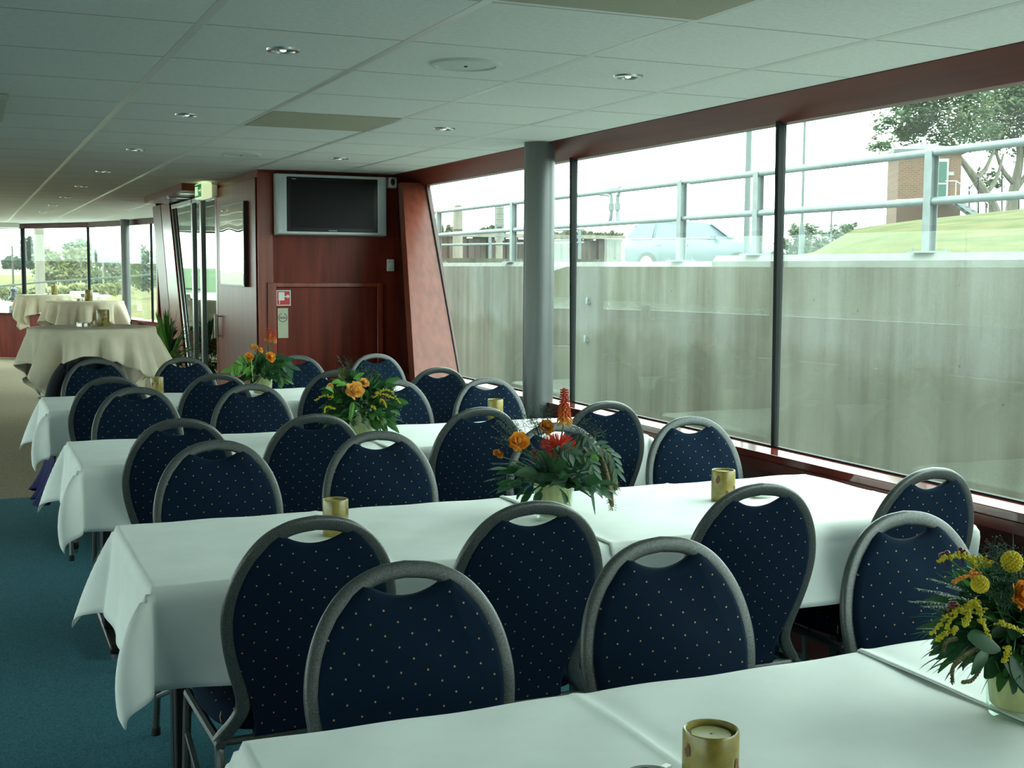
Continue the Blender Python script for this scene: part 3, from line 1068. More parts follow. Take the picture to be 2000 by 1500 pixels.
for r, (y0, y1) in enumerate(ROWY):
    table(XA + 0.004, XM, y0 + 0.004, y1 - 0.004, 'black legged folding table, aisle half of the %s row' % ROWN[r])
    table(XM, XZ - 0.004, y0 + 0.004, y1 - 0.004, 'black legged folding table, window half of the %s row' % ROWN[r])
    ov = (0.235, 0.245, 0.245, 0.235)[r]
    cloth(XA, XM + 0.02, y0, y1, 0.25, 0, [(0.93, 0.004)], 'white cloth on the aisle half of the %s table row' % ROWN[r], 10 + r, 0.0, ov)
    cloth(XM - 0.004, XZ, y0 - 0.002, y1 + 0.002, 0, 0.06, [(2.14, 0.003), (XM + 0.004, 0.003)], 'white cloth on the window half of the %s table row' % ROWN[r], 30 + r, 0.0045, ov - 0.01)

# navy cloth hanging below the white one at the end of the farthest row
m = MB()


def nf(i, j):
    v = j / 16
    s = i / 30
    y = 6.60 + 0.66 * s
    fold = 0.03 * sin(s * 26) + 0.018 * sin(s * 47 + 1)
    return Vector((XA + 0.030 - 0.075 * v ** 3 - fold * v ** 3, y, 0.70 - 0.44 * v + 0.02 * sin(s * 19) * v))


m.grid(nf, 31, 17)
o = m.build('table_skirt', NAVYCLOTH, smooth=180)
o.modifiers.new('thickness', 'SOLIDIFY').thickness = 0.003
tag(o, 'navy cloth hanging below the white one at the aisle end of the farthest row', 'cloth')

# ---- high bar tables with cream cloths
def bar_table(x, y, R, H, rot, drop, label, clabel, seed):
    t = thing('bar_table', (x, y, 0), label, 'table', 'high bar tables by the front windows')
    MB().lathe([(R - 0.012, H - 0.035), (R - 0.004, H - 0.03), (R - 0.004, H - 0.010), (R - 0.012, H - 0.006)], (0, 0, 0), 48).build('tabletop', WOOD_DARK, t)
    MB().lathe([(0.035, 0.03), (0.035, H - 0.036)], (0, 0, 0), 20).build('pedestal', BLACKM, t)
    MB().lathe([(0.25, 0.0), (0.25, 0.012), (0.05, 0.035)], (0, 0, 0), 32).build('base', BLACKM, t)
    rnd = random.Random(seed)
    p1, p2 = rnd.uniform(0, 6), rnd.uniform(0, 6)
    half = R + drop
    nth, nr = 120, 22

    def fn(i, j):
        th = 2 * pi * i / nth
        mx = half / max(abs(cos(th)), abs(sin(th)))
        rr = mx * j / (nr - 1) if j else 0.001
        # finer rows beyond the rim
        if j < 6:
            rr = R * j / 6 + 0.001
        else:
            rr = R + (mx - R) * (j - 6) / (nr - 7)
        e = max(0, rr - R)
        fold = 0.085 * sin(12 * th + p1) + 0.060 * sin(19 * th + p2) + 0.03 * sin(31 * th)
        h = e * (0.11 + fold * min(1, e / 0.07) * 2.2 + 0.12 * abs(sin(2 * th)) ** 3)
        dz = sqrt(max(0, e * e - min(h, e * 0.9) ** 2))
        rad = min(rr, R) + h
        a = th + rot
        return Vector((x + rad * cos(a), y + rad * sin(a), H + 0.001 - dz + (0.0015 * sin(5 * th + rr * 9) if e == 0 else 0)))
    m = MB().grid(fn, nth, nr, closed_u=True)
    o = m.build('tablecloth', CREAM, smooth=180)
    sd = o.modifiers.new('thickness', 'SOLIDIFY')
    sd.thickness = 0.003
    sd.offset = -1
    tag(o, clabel, 'tablecloth', 'cream cloths on the bar tables')


bar_table(0.775, 8.80, 0.41, 1.06, radians(8), 0.215, 'round high bar table nearest the dotted chairs', 'cream cloth on the nearest bar table', 1)
bar_table(1.285, 15.4, 0.43, 1.06, radians(14), 0.21, 'middle high bar table by the front windows', 'cream cloth on the middle bar table', 2)
bar_table(1.08, 18.9, 0.43, 1.06, radians(-6), 0.22, 'farthest high bar table by the front windows', 'cream cloth on the farthest bar table', 3)
# dark stools tucked below the middle table
def stool(x, y, label):
    t = thing('bar_stool', (x, y, 0), label, 'stool', 'dark stools at the middle bar table')
    MB().lathe([(0.15, 0.72), (0.165, 0.735), (0.165, 0.765), (0.14, 0.785), (0.05, 0.79)], (0, 0, 0), 24).build('seat', plain('black_leather', (0.012, 0.011, 0.012), 0.4), t)
    MB().lathe([(0.022, 0.02), (0.022, 0.72)], (0, 0, 0), 12).build('post', BLACKM, t)
    MB().lathe([(0.15, 0.0), (0.15, 0.012), (0.03, 0.03)], (0, 0, 0), 24).build('base', RUBBER, t)


stool(0.86, 14.8, 'dark stool left below the middle bar table')
stool(1.36, 14.65, 'dark stool in front of the middle bar table')

# ================================================================== THINGS ON THE TABLES
AMBER = noise_mat('amber_resin', (0.17, 0.125, 0.018), (0.29, 0.24, 0.055), (45, 45, 45), 0.3, spec=0.6, lo=0.3, hi=0.7)
_nt = AMBER.node_tree
_b = _nt.nodes['Principled BSDF']
_b.inputs['Subsurface Weight'].default_value = 0.0
LEAFBROWN = noise_mat('pressed_leaf', (0.10, 0.035, 0.01), (0.17, 0.07, 0.02), (200, 200, 200), 0.6)
WAX = plain('candle_wax', (0.36, 0.34, 0.13), 0.5)


def candle(x, y, z, label, seed, R=0.039, H=0.105):
    t = thing('candle_lantern', (x, y, z), label, 'candle holder', 'amber candle holders')
    MB().lathe([(R * 0.97, 0), (R, 0.004), (R, H - 0.003), (R - 0.0015, H), (R - 0.004, H - 0.001), (R - 0.005, H * 0.90), (0.002, H * 0.89)], (0, 0, 0), 36, True, False).build('shell', AMBER, t)
    MB().lathe([(R * 0.74, H * 0.90), (R * 0.70, H * 0.935), (R * 0.2, H * 0.93), (0.002, H * 0.925)], (0, 0, 0), 24, False, False).build('candle', WAX, t)
    rnd = random.Random(seed)
    m = MB()
    for k in range(9):
        a, zz = rnd.uniform(0, 2 * pi), rnd.uniform(0.015, H - 0.02)
        rr = R + 0.0008
        w, h = rnd.uniform(0.004, 0.010), rnd.uniform(0.006, 0.014)
        pts = []
        for q in range(8):
            b = 2 * pi * q / 8
            k2 = rnd.uniform(0.55, 1.1)
            aa = a + w * k2 * cos(b) / rr
            pts.append((rr * cos(aa), rr * sin(aa), zz + h * k2 * sin(b)))
        m.add(pts, [tuple(range(8))])
    m.build('pressed_leaves', LEAFBROWN, t, smooth=0)


candle(0.910, 1.395, TZ, 'amber candle holder at the bottom edge on the nearest table row', 1, 0.0385, 0.100)
candle(0.897, 3.228, TZ, 'amber candle holder seen through the chair handle on the second table row, aisle end', 2, 0.0345, 0.10)
candle(2.145, 3.25, TZ + 0.004, 'amber candle holder near the window end of the second table row', 3, 0.037, 0.098)
candle(2.29, 5.42, TZ + 0.004, 'amber candle holder showing in a chair handle on the third table row', 4, 0.037, 0.10)
candle(0.975, 7.22, TZ, 'amber candle holder on the farthest table row', 5, 0.037, 0.10)
candle(0.85, 8.85, 1.063, 'amber candle holder on the nearest bar table', 6, 0.041, 0.115)
candle(1.325, 15.42, 1.063, 'amber candle holder on the middle bar table', 7, 0.045, 0.13)
candle(1.16, 18.9, 1.063, 'amber candle holder on the farthest bar table', 8, 0.048, 0.13)


def ashtray(x, y, z, label, R=0.038):
    t = thing('ashtray', (x, y, z), label, 'ashtray', 'small steel ashtrays')
    MB().lathe([(R * 0.9, 0), (R, 0.004), (R, 0.026), (R - 0.002, 0.028), (R - 0.005, 0.026), (R - 0.006, 0.006), (0.002, 0.005)], (0, 0, 0), 32, True, False).build('bowl', STEEL, t)
    for k in range(3):
        a = 2 * pi * k / 3 + 0.4
        MB().obox((R * cos(a) * 0.97, R * sin(a) * 0.97, 0.029), 0.014, 0.010, 0.004, Matrix.Rotation(a, 3, 'Z')).build('cigarette_rest', STEEL, t)


ashtray(0.842, 1.440, TZ, 'steel ashtray showing only its rim at the bottom edge of the photo')
ashtray(2.30, 3.26, TZ + 0.004, 'steel ashtray in a chair handle near the window on the second row')
ashtray(0.72, 8.83, 1.063, 'steel ashtray on the nearest bar table', 0.045)
ashtray(1.20, 15.38, 1.063, 'steel ashtray on the middle bar table', 0.055)
ashtray(1.075, 18.85, 1.063, 'steel ashtray on the farthest bar table', 0.05)

# ---- flowers
SISAL = noise_mat('yellow_paper', (0.42, 0.37, 0.15), (0.58, 0.53, 0.27), (60, 60, 25), 0.8, lo=0.3, hi=0.7)
G_DARK = leafy('leaf_dark', (0.010, 0.045, 0.016), (0.025, 0.085, 0.030), 40)
G_MID = leafy('leaf_mid', (0.022, 0.085, 0.020), (0.05, 0.15, 0.035), 40)
G_FERN = leafy('fern', (0.014, 0.065, 0.030), (0.03, 0.11, 0.05), 80)
G_BRIGHT = leafy('leaf_bright', (0.07, 0.22, 0.03), (0.13, 0.32, 0.05), 40)
G_EUC = leafy('eucalyptus', (0.038, 0.085, 0.05), (0.068, 0.135, 0.085), 40)
G_GRASS = leafy('grass_sprig', (0.03, 0.07, 0.05), (0.06, 0.11, 0.08), 80)
ORANGE = leafy('orange_petal', (0.60, 0.19, 0.015), (0.78, 0.33, 0.03), 60)
PEACH = leafy('peach_petal', (0.72, 0.33, 0.06), (0.82, 0.45, 0.10), 60)
BURNT = leafy('burnt_petal', (0.36, 0.10, 0.012), (0.60, 0.25, 0.02), 90)
YELLOW = leafy('goldenrod', (0.45, 0.38, 0.010), (0.62, 0.55, 0.03), 90)
GOLD = noise_mat('billy_button', (0.50, 0.38, 0.010), (0.62, 0.48, 0.02), (300, 300, 300), 0.8, bump=0.6, bscale=500)
REDP = leafy('red_pins', (0.50, 0.03, 0.02), (0.68, 0.09, 0.04), 120)
BERRY = plain('dark_berry', (0.09, 0.012, 0.015), 0.35)
BROWN = noise_mat('foxtail_brown', (0.06, 0.055, 0.02), (0.13, 0.11, 0.045), (200, 200, 200), 0.9)
STEM = plain('stem', (0.05, 0.11, 0.03), 0.6)
HUSK = leafy('pale_husk', (0.36, 0.40, 0.16), (0.46, 0.48, 0.22), 60)


def poker_mat():
    m, N, L, b = nodes_of('red_hot_poker')
    setp(b, (1, 0, 0), 0.6)
    tc = N.new('ShaderNodeTexCoord')
    s = N.new('ShaderNodeSeparateXYZ')
    r = N.new('ShaderNodeValToRGB')
    r.color_ramp.elements[0].position, r.color_ramp.elements[0].color = 0.05, (0.66, 0.36, 0.03, 1)
    r.color_ramp.elements[1].position, r.color_ramp.elements[1].color = 0.75, (0.46, 0.045, 0.02, 1)
    e = r.color_ramp.elements.new(0.3)
    e.color = (0.66, 0.14, 0.02, 1)
    L.new(tc.outputs['Generated'], s.inputs[0])
    L.new(s.outputs['Z'], r.inputs[0])
    L.new(r.outputs[0], b.inputs['Base Color'])
    return m


POKER = poker_mat()


def vase(x, y, z, label):
    t = thing('glass_vase', (x, y, z), label, 'vase', 'glass vases with yellow lining')
    H = 0.125
    MB().lathe([(0.046, 0), (0.049, 0.004), (0.064, H), (0.0625, H + 0.001), (0.0465, 0.012), (0.002, 0.010)], (0, 0, 0), 40, True, False).build('glass', VGLASS, t)
    MB().lathe([(0.040, 0.014), (0.0455, 0.018), (0.057, H - 0.018), (0.045, H - 0.016), (0.002, H - 0.02)], (0, 0, 0), 36).build('yellow_lining', SISAL, t)
    return t


class Bouquet:
    def __init__(self, x, y, z, label, seed):
        self.o = Vector((x, y, z))
        self.t = thing('flower_bouquet', self.o, label, 'flowers', 'table bouquets')
        self.r = random.Random(seed)
        self.c = Vector((0, 0, 0.10))            # where stems leave the vase

    def p(self, px, py, dy=0.0):
        return at(px, py, self.o.y + dy) - self.o

    def stem(self, q, name='stem', r=0.0018):
        m = MB().tube(catmull([self.c, self.c.lerp(q, 0.5) + Vector((0, 0, 0.012)), q], 4), r, 5)
        return m.build(name, STEM, self.t)

    def dome(self, name, mat, n, R, H, L, W, shape='ovate', droop=1.0, zlo=-0.1, back=True, off=(0, 0, 0)):
        m = MB()
        for _ in range(n):
            a = self.r.uniform(0, 2 * pi)
            e = self.r.uniform(zlo, 1.0)
            d = Vector((cos(a) * sqrt(max(0.02, 1 - e * e)), sin(a) * sqrt(max(0.02, 1 - e * e)), e))
            k = self.r.uniform(0.25, 0.85)
            b = self.c + Vector(off) + Vector((d.x * R * k, d.y * R * k, d.z * H * k))
            dd = (d + Vector((self.r.uniform(-.5, .5), self.r.uniform(-.5, .5), self.r.uniform(-.4, .3)))).normalized()
            s = dd.cross(Vector((self.r.uniform(-1, 1), self.r.uniform(-1, 1), self.r.uniform(0.2, 1))))
            m.leaf(b, dd, L * self.r.uniform(0.7, 1.2), W * self.r.uniform(0.7, 1.2), droop * self.r.uniform(0.3, 1.2), 5, s, shape)
        return m.build(name, mat, self.t, smooth=60)

    def fern(self, q, n=16, L=0.05, name='fern_frond', mat=None, droop=0.6):
        m = MB()
        path = catmull([self.c, self.c.lerp(q, 0.55) + Vector((0, 0, 0.02)), q], 8)
        m.tube(path, 0.0010, 4)
        N = len(path)
        for i in range(3, N):
            d = (path[i] - path[i - 1]).normalized()
            s = d.cross(Vector((0, 0, 1))).normalized()
            w = L * (1 - 0.8 * (i - 3) / (N - 3))
            for sd in (-1, 1):
                for q2 in range(2):
                    dd = (d * 0.8 + s * sd + Vector((0, 0, self.r.uniform(-0.3, 0.3)))).normalized()
                    b0 = path[i - 1].lerp(path[i], q2 * 0.5)
                    m.leaf(b0, dd, w * self.r.uniform(0.7, 1.0), 0.0045, droop, 3, None, 'blade')
        return m.build(name, mat or G_FERN, self.t, smooth=60)

    def sprigs(self, ctr, rad, n=26, name='grass_sprig', mat=None):
        """cloud of hair-fine branching stalks"""
        m = MB()
        for _ in range(n):
            d = Vector((self.r.gauss(0, 1), self.r.gauss(0, 1), self.r.gauss(0, 1))).normalized()
            e = ctr + Vector((d.x * rad.x, d.y * rad.y, d.z * rad.z)) * self.r.uniform(0.5, 1.0)
            b = self.c.lerp(ctr, self.r.uniform(0.35, 0.7))
            mid = b.lerp(e, 0.5) + Vector((0, 0, 0.01))
            m.tube([b, mid, e], 0.00055, 3)
            for _k in range(9):
                s = mid.lerp(e, self.r.uniform(0, 1))
                dd = Vector((self.r.uniform(-1, 1), self.r.uniform(-1, 1), self.r.uniform(-0.4, 1))).normalized()
                m.tube([s, s + dd * self.r.uniform(0.008, 0.02)], 0.0005, 3)
                m.ball(s + dd * 0.018, 0.0011, 3)
        return m.build(name, mat or G_GRASS, self.t, smooth=60)

    def rose(self, q, R, mat, name='rose', tilt=(0.2, -0.65, 0.75)):
        self.stem(q - Vector(tilt).normalized() * R * 0.5)
        m = MB()
        ax = Vector(tilt).normalized()
        sx = ax.orthogonal().normalized()
        sy = ax.cross(sx)
        for ringi, (k, rad, top) in enumerate(((3, .36, .80), (4, .56, .72), (5, .78, .52), (6, 1.0, .22))):
            for i in range(k):
                a0 = 2 * pi * i / k + ringi * 0.7 + self.r.uniform(-.2, .2)
                span = 2 * pi / k * 1.3
                rk, tk, p0 = rad * self.r.uniform(0.82, 1.12), top * self.r.uniform(0.75, 1.25), self.r.uniform(0, 6)

                def fn(u, v, a0=a0, span=span, rk=rk, tk=tk, p0=p0):
                    s = u / 6 - 0.5
                    t_ = v / 5
                    a = a0 + s * span
                    rr = R * rk * (0.42 + 0.58 * t_ ** 0.6) + R * 0.16 * t_ ** 4 + R * 0.09 * t_ * sin(9 * s + p0)
                    z = R * (-0.5 + (0.5 + tk) * t_ - 0.14 * t_ ** 4 - 0.22 * (2 * s) ** 2 * t_)
                    return q + sx * rr * cos(a) + sy * rr * sin(a) + ax * z
                m.grid(fn, 7, 6)
        m.ball(q + ax * R * 0.22, R * 0.40, 8)
        return m.build(name, mat, self.t, smooth=60)

    def fluffy(self, q, R, mat, name, n=90, thick=0.0012, flat=0.8):
        self.stem(q)
        m = MB()
        for _ in range(n):
            d = Vector((self.r.gauss(0, 1), self.r.gauss(0, 1), self.r.gauss(0.2, 1))).normalized()
            e = q + Vector((d.x, d.y, d.z * flat)) * R
            m.tube([q + Vector((d.x, d.y, d.z * flat)) * R * 0.25, e + Vector((0, 0, 0.15 * R))], [thick, thick * 0.7], 4)
        m.ball(q, R * 0.55, 8, flat)
        return m.build(name, mat, self.t, smooth=60)

    def goldenrod(self, pts, name='goldenrod', mat=None, w=0.010):
        m = MB()
        path = catmull(pts, 10)
        m.tube(path, 0.001, 4)
        N = len(path)
        for i, p in enumerate(path):
            t_ = i / (N - 1)
            d0 = (path[min(i + 1, N - 1)] - path[max(i - 1, 0)]).normalized()
            if i % 2:
                continue
            for sd in range(3):                  # short branchlets carrying tiny florets
                d = Vector((self.r.gauss(0, 1), self.r.gauss(0, 1), self.r.gauss(0.6, 1))).normalized()
                d = (d + d0 * 0.7).normalized()
                ln = w * (1.5 - 1.1 * t_) * self.r.uniform(0.5, 1.2)
                m.tube([p, p + d * ln], 0.0004, 3)
                for k in range(6):
                    e = p + d * ln * self.r.uniform(0.2, 1.0) + Vector((self.r.uniform(-1, 1), self.r.uniform(-1, 1), self.r.uniform(0, 1.4))) * 0.0016
                    m.ball(e, self.r.uniform(0.0010, 0.0021), 3)
        return m.build(name, mat or YELLOW, self.t, smooth=60)

    def poker(self, top, bot, w, name='red_hot_poker'):
        self.stem(bot, 'stem', 0.003)
        m = MB()
        ax = (top - bot)
        H = ax.length
        axn = ax.normalized()
        sx = axn.orthogonal().normalized()
        sy = axn.cross(sx)
        n = int(H / 0.0060)
        for i in range(n):
            t_ = i / n
            rr = w * (0.95 - 0.45 * t_ if t_ > 0.15 else 1.0)
            for k in range(9):
                a = 2 * pi * (k + 0.5 * (i % 2)) / 9 + self.r.uniform(-.15, .15)
                d = sx * cos(a) + sy * sin(a)
                b = bot + axn * (H * t_) + d * rr * 0.35
                e = b + d * rr * self.r.uniform(0.5, 0.8) - axn * (0.013 * (1 - t_ * 0.9) - 0.004 * t_) + Vector((0, 0, -0.004 * (1 - t_)))
                m.tube([b, b.lerp(e, 0.6) + d * rr * 0.1, e], [0.0015, 0.0026, 0.0016], 5)
        m.tube([bot, top], [w * 0.45, w * 0.25], 8)
        return m.build(name, POKER, self.t, smooth=60)

    def euc(self, pts, n=13, L=0.034, W=0.014, name='eucalyptus_branch', mat=None):
        m = MB()
        path = catmull(pts, 8)
        m.tube(path, 0.0011, 4)
        N = len(path)
        for i in range(2, N, max(1, N // n)):
            d = (path[i] - path[i - 1]).normalized()
            for sd in (-1, 1):
                s = d.cross(Vector((self.r.uniform(-.3, .3), -1, self.r.uniform(-.3, .3)))).normalized()
                dd = (d * 0.7 + s * sd * 0.8 + Vector((0, 0, -0.35))).normalized()
                m.leaf(path[i], dd, L * self.r.uniform(0.75, 1.2), W * self.r.uniform(0.8, 1.1), 0.5, 5, dd.cross(Vector((0.2, -1, 0.3))), 'ovate')
        return m.build(name, mat or G_EUC, self.t, smooth=60)

    def tail(self, pts, r, mat, name='foxtail'):
        path = catmull(pts, 10)
        N = len(path)
        m = MB().tube(path, [r * min(1, 0.35 + 3 * i / N) * (1 if i < N * 0.8 else 1 - 0.6 * (i - N * 0.8) / (N * 0.2)) for i in range(N)], 10)
        for i in range(2, N):
            for _ in range(16):
                d = Vector((self.r.gauss(0, 1), self.r.gauss(0, 1), self.r.gauss(0, 1))).normalized()
                m.tube([path[i] + d * r * 0.8, path[i] + d * r * 1.5 + Vector((0, 0, -0.003))], 0.0005, 3)
        return m.build(name, mat, self.t, smooth=60)

    def berries(self, q, rad, n, r=0.004, name='berries', mat=None):
        m = MB()
        for _ in range(n):
            d = Vector((self.r.gauss(0, 1), self.r.gauss(0, 1), self.r.gauss(0, 1)))
            e = q + d * rad * 0.5
            m.ball(e, r, 6)
            m.tube([q + Vector((0, 0, -0.02)), e], 0.0006, 3)
        self.stem(q)
        return m.build(name, mat or BERRY, self.t)

    def ball(self, q, r):
        self.stem(q)
        m = MB()
        for k in range(120):
            z = 1 - 2 * (k + 0.5) / 120
            a = k * 2.39996
            d = Vector((sqrt(1 - z * z) * cos(a), sqrt(1 - z * z) * sin(a), z))
            m.ball(q + d * r * 0.88, r * 0.17, 4)
        m.ball(q, r * 0.9, 8)
        return m.build('billy_button', GOLD, self.t)


V = Vector
# --- bouquet in the middle of the second row
vase(1.535, 3.20, TZ + 0.003, 'glass vase with yellow lining under the bouquet with the tall red flower spike')
b = Bouquet(1.535, 3.20, TZ + 0.003, 'bouquet with one tall red hot poker and brown foxtails on the second table row', 21)
b.dome('foliage', G_DARK, 90, 0.15, 0.10, 0.07, 0.030, 'ovate', 1.0, -0.15)
b.dome('fern_foliage', G_FERN, 70, 0.15, 0.085, 0.075, 0.008, 'blade', 1.0, -0.2)
b.poker(b.p(1102, 758), b.p(1103, 820), 0.022)
b.fluffy(b.p(1090, 874, -0.06), 0.054, REDP, 'pincushion_flower', 230, 0.0011, 0.62)
b.rose(b.p(1014, 862, -0.05), 0.025, ORANGE, 'orange_rose', (-0.3, -0.8, 0.5))
b.rose(b.p(1068, 833, 0.02), 0.021, BURNT, 'ochre_rose', (0, -0.8, 0.6))
b.rose(b.p(973, 886, -0.02), 0.013, BURNT, 'small_bud')
b.berries(b.p(1045, 884, -0.07), 0.016, 8)
b.berries(b.p(1028, 856, 0.0), 0.014, 7)
b.sprigs(b.p(988, 838, 0.02), V((0.058, 0.05, 0.065)), 34)
b.sprigs(b.p(1046, 806, 0.06), V((0.062, 0.05, 0.040)), 30)
b.sprigs(b.p(1148, 836, 0.02), V((0.062, 0.05, 0.050)), 30)
b.euc([b.p(1105, 895, -0.06), b.p(1150, 868, -0.08), b.p(1192, 885, -0.09), b.p(1205, 922, -0.09)], 10, 0.038, 0.0125)
b.euc([b.p(1100, 900, -0.07), b.p(1140, 890, -0.10), b.p(1158, 915, -0.11), b.p(1163, 955, -0.11)], 8, 0.036, 0.012)
b.euc([b.p(1085, 885, -0.08), b.p(1095, 880, -0.10), b.p(1112, 884, -0.11)], 6, 0.036, 0.018)
m = MB().leaf(b.p(1150, 930, -0.10), V((0.25, 0, -0.9)), 0.115, 0.012, 0.9, 8, V((0.9, 0.3, 0.2)), 'ovate')
m.build('hanging_leaf', G_EUC, b.t, smooth=60)
b.tail([b.p(1130, 880, -0.03), b.p(1165, 886, -0.04), b.p(1183, 930, -0.05), b.p(1196, 990, -0.06)], 0.010, BROWN)
b.tail([b.p(1140, 878, 0.0), b.p(1178, 884, 0.0), b.p(1194, 915, 0.0), b.p(1203, 957, 0.0)], 0.0105, BROWN)
b.fern(b.p(946, 940, -0.02))
b.fern(b.p(960, 905, 0.02))
b.fern(b.p(985, 955, -0.05), L=0.04)
b.fern(b.p(1010, 880, -0.09))
m = MB().leaf(b.p(990, 915, -0.06), V((-1, -0.1, 0.1)), 0.055, 0.010, 0.2, 5, V((0, 0.6, 0.8)), 'ovate')
m.build('grey_leaf', G_EUC, b.t, smooth=60)
m = MB().leaf(b.p(1130, 898, -0.08), V((0.6, -0.4, 0.3)), 0.06, 0.040, 0.8, 6, V((0.4, 0.4, 0.9)), 'ovate')
m.leaf(b.p(1140, 905, -0.08), V((0.5, -0.3, 0.75)), 0.045, 0.03, 0.4, 6, V((0.6, 0.2, -0.5)), 'ovate')
m.build('bright_leaf', G_BRIGHT, b.t, smooth=60)
# big leaf rolled round the rim of the vase
m = MB()


def roll(i, j):
    a = radians(-172 + 165 * i / 20)
    r_ = 0.066 + 0.006 * sin(i * 0.5) + 0.008 * (j / 6 - 0.5)
    return V((r_ * cos(a), r_ * sin(a), 0.147 - 0.034 * j / 6 - 0.012 * i / 20 + 0.003 * sin(j * 2.1)))


m.grid(roll, 21, 7)
o = m.build('rolled_leaf', G_DARK, b.t, smooth=60)
o.modifiers.new('thickness', 'SOLIDIFY').thickness = 0.004

# --- bouquet in the third row
vase(1.515, 5.03, TZ + 0.003, 'glass vase with yellow lining under the peach rose bouquet')
b = Bouquet(1.515, 5.03, TZ + 0.003, 'dense bouquet with peach roses and yellow goldenrod on the third table row', 22)
b.dome('foliage', G_MID, 170, 0.165, 0.19, 0.075, 0.038, 'ovate', 0.9, -0.25)
b.dome('dark_foliage', G_DARK, 120, 0.15, 0.17, 0.07, 0.030, 'ovate', 0.8, -0.2)
b.dome('fern_foliage', G_FERN, 90, 0.19, 0.19, 0.07, 0.008, 'blade', 0.8, -0.2)
b.rose(b.p(693, 762, -0.15), 0.032, PEACH, 'peach_rose', (0.0, -0.85, 0.4))
b.rose(b.p(712, 747, -0.10), 0.019, PEACH, 'peach_bud', (0.3, -0.7, 0.6))
b.rose(b.p(645, 755, -0.08), 0.014, PEACH, 'peach_bud', (-0.5, -0.7, 0.4))
b.goldenrod([b.p(728, 778, -0.15), b.p(748, 764, -0.15), b.p(764, 766, -0.15), b.p(781, 787, -0.15)])
b.goldenrod([b.p(732, 768, -0.14), b.p(752, 772, -0.16), b.p(768, 778, -0.16)])
b.goldenrod([b.p(742, 782, -0.16), b.p(750, 785, -0.16), b.p(754, 796, -0.16)], w=0.007)
b.goldenrod([b.p(652, 776, -0.12), b.p(632, 774, -0.12), b.p(616, 782, -0.12)])
b.goldenrod([b.p(655, 800, -0.14), b.p(638, 796, -0.14), b.p(634, 806, -0.14)], w=0.007)
b.goldenrod([b.p(725, 794, -0.17), b.p(730, 796, -0.17), b.p(733, 800, -0.17)], w=0.007)
b.berries(b.p(752, 780, -0.14), 0.02, 14, 0.0042)
b.berries(b.p(668, 755, -0.1), 0.02, 9, 0.004)
b.berries(b.p(672, 733, 0.0), 0.022, 12, 0.003, 'rust_flower', BURNT)
b.sprigs(b.p(672, 715, 0.0), V((0.045, 0.04, 0.05)), 18)
b.sprigs(b.p(722, 722, 0.0), V((0.07, 0.05, 0.045)), 26, 'grass_sprig', G_FERN)
b.sprigs(b.p(775, 765, -0.05), V((0.04, 0.04, 0.05)), 18, 'grass_sprig', G_FERN)
b.tail([b.p(690, 786, -0.18), b.p(687, 800, -0.19), b.p(684, 818, -0.19)], 0.008, G_BRIGHT, 'amaranth_tassel')
m = MB()
for px, py, dx, dz in ((678, 752, -0.9, 0.3), (668, 748, -0.9, 0.35), (690, 740, 0.5, 0.6), (652, 768, -0.5, 0.6)):
    m.leaf(b.p(px, py, -0.13), V((dx, -0.3, dz)), 0.055, 0.028, 0.9, 6, V((0.2, 0.8, 0.6)), 'ovate')
m.build('bright_leaves', G_BRIGHT, b.t, smooth=60)
m = MB()
for k in range(26):
    m.leaf(b.p(735, 812, -0.10), V((0.5 + b.r.uniform(-.6, .6), -0.5, b.r.uniform(-.6, .1))), 0.055, 0.006, 0.9, 4, None, 'blade')
m.build('pale_tuft', HUSK, b.t, smooth=60)
b.fern(b.p(775, 822, -0.05), L=0.03)

# --- bouquet in the farthest row
vase(1.515, 6.96, TZ + 0.003, 'glass vase with yellow lining on the farthest table row')
b = Bouquet(1.515, 6.96, TZ + 0.003, 'loose bouquet with two orange flower spikes on the farthest table row', 23)
b.dome('foliage', G_MID, 70, 0.15, 0.13, 0.07, 0.030, 'ovate', 0.9, -0.15)
b.dome('dark_foliage', G_DARK, 90, 0.14, 0.13, 0.08, 0.034, 'ovate', 0.9, -0.1)
b.dome('fern_foliage', G_FERN, 50, 0.17, 0.14, 0.08, 0.008, 'blade', 0.8, -0.1)
b.poker(b.p(537, 645), b.p(533, 664), 0.022)
b.poker(b.p(525, 640, 0.04), b.p(524, 660, 0.04), 0.018)
b.rose(b.p(529, 697, -0.1), 0.027, ORANGE, 'orange_rose', (0.3, -0.8, 0.3))
b.rose(b.p(486, 697, -0.1), 0.023, ORANGE, 'orange_rose', (-0.3, -0.8, 0.4))
b.rose(b.p(497, 678, -0.05), 0.020, PEACH, 'peach_lily', (-0.3, -0.5, 0.8))
b.rose(b.p(508, 683, -0.05), 0.017, PEACH, 'peach_bud', (0.5, -0.5, 0.6))
b.euc([b.p(530, 715, -0.08), b.p(550, 710, -0.1), b.p(566, 718, -0.1)], 6, 0.07, 0.028, 'leafy_branch', G_FERN)
b.euc([b.p(530, 722, -0.08), b.p(545, 722, -0.1), b.p(555, 738, -0.1)], 5, 0.075, 0.03, 'leafy_branch', G_MID)
b.euc([b.p(500, 720, -0.1), b.p(475, 712, -0.1), b.p(455, 722, -0.1)], 6, 0.06, 0.022, 'leafy_branch', G_BRIGHT)
m = MB().tube(catmull([b.p(491, 702, -0.13), b.p(492, 720, -0.14), b.p(494, 745, -0.12)], 5), 0.0025, 5)
m.build('pale_stem', HUSK, b.t)

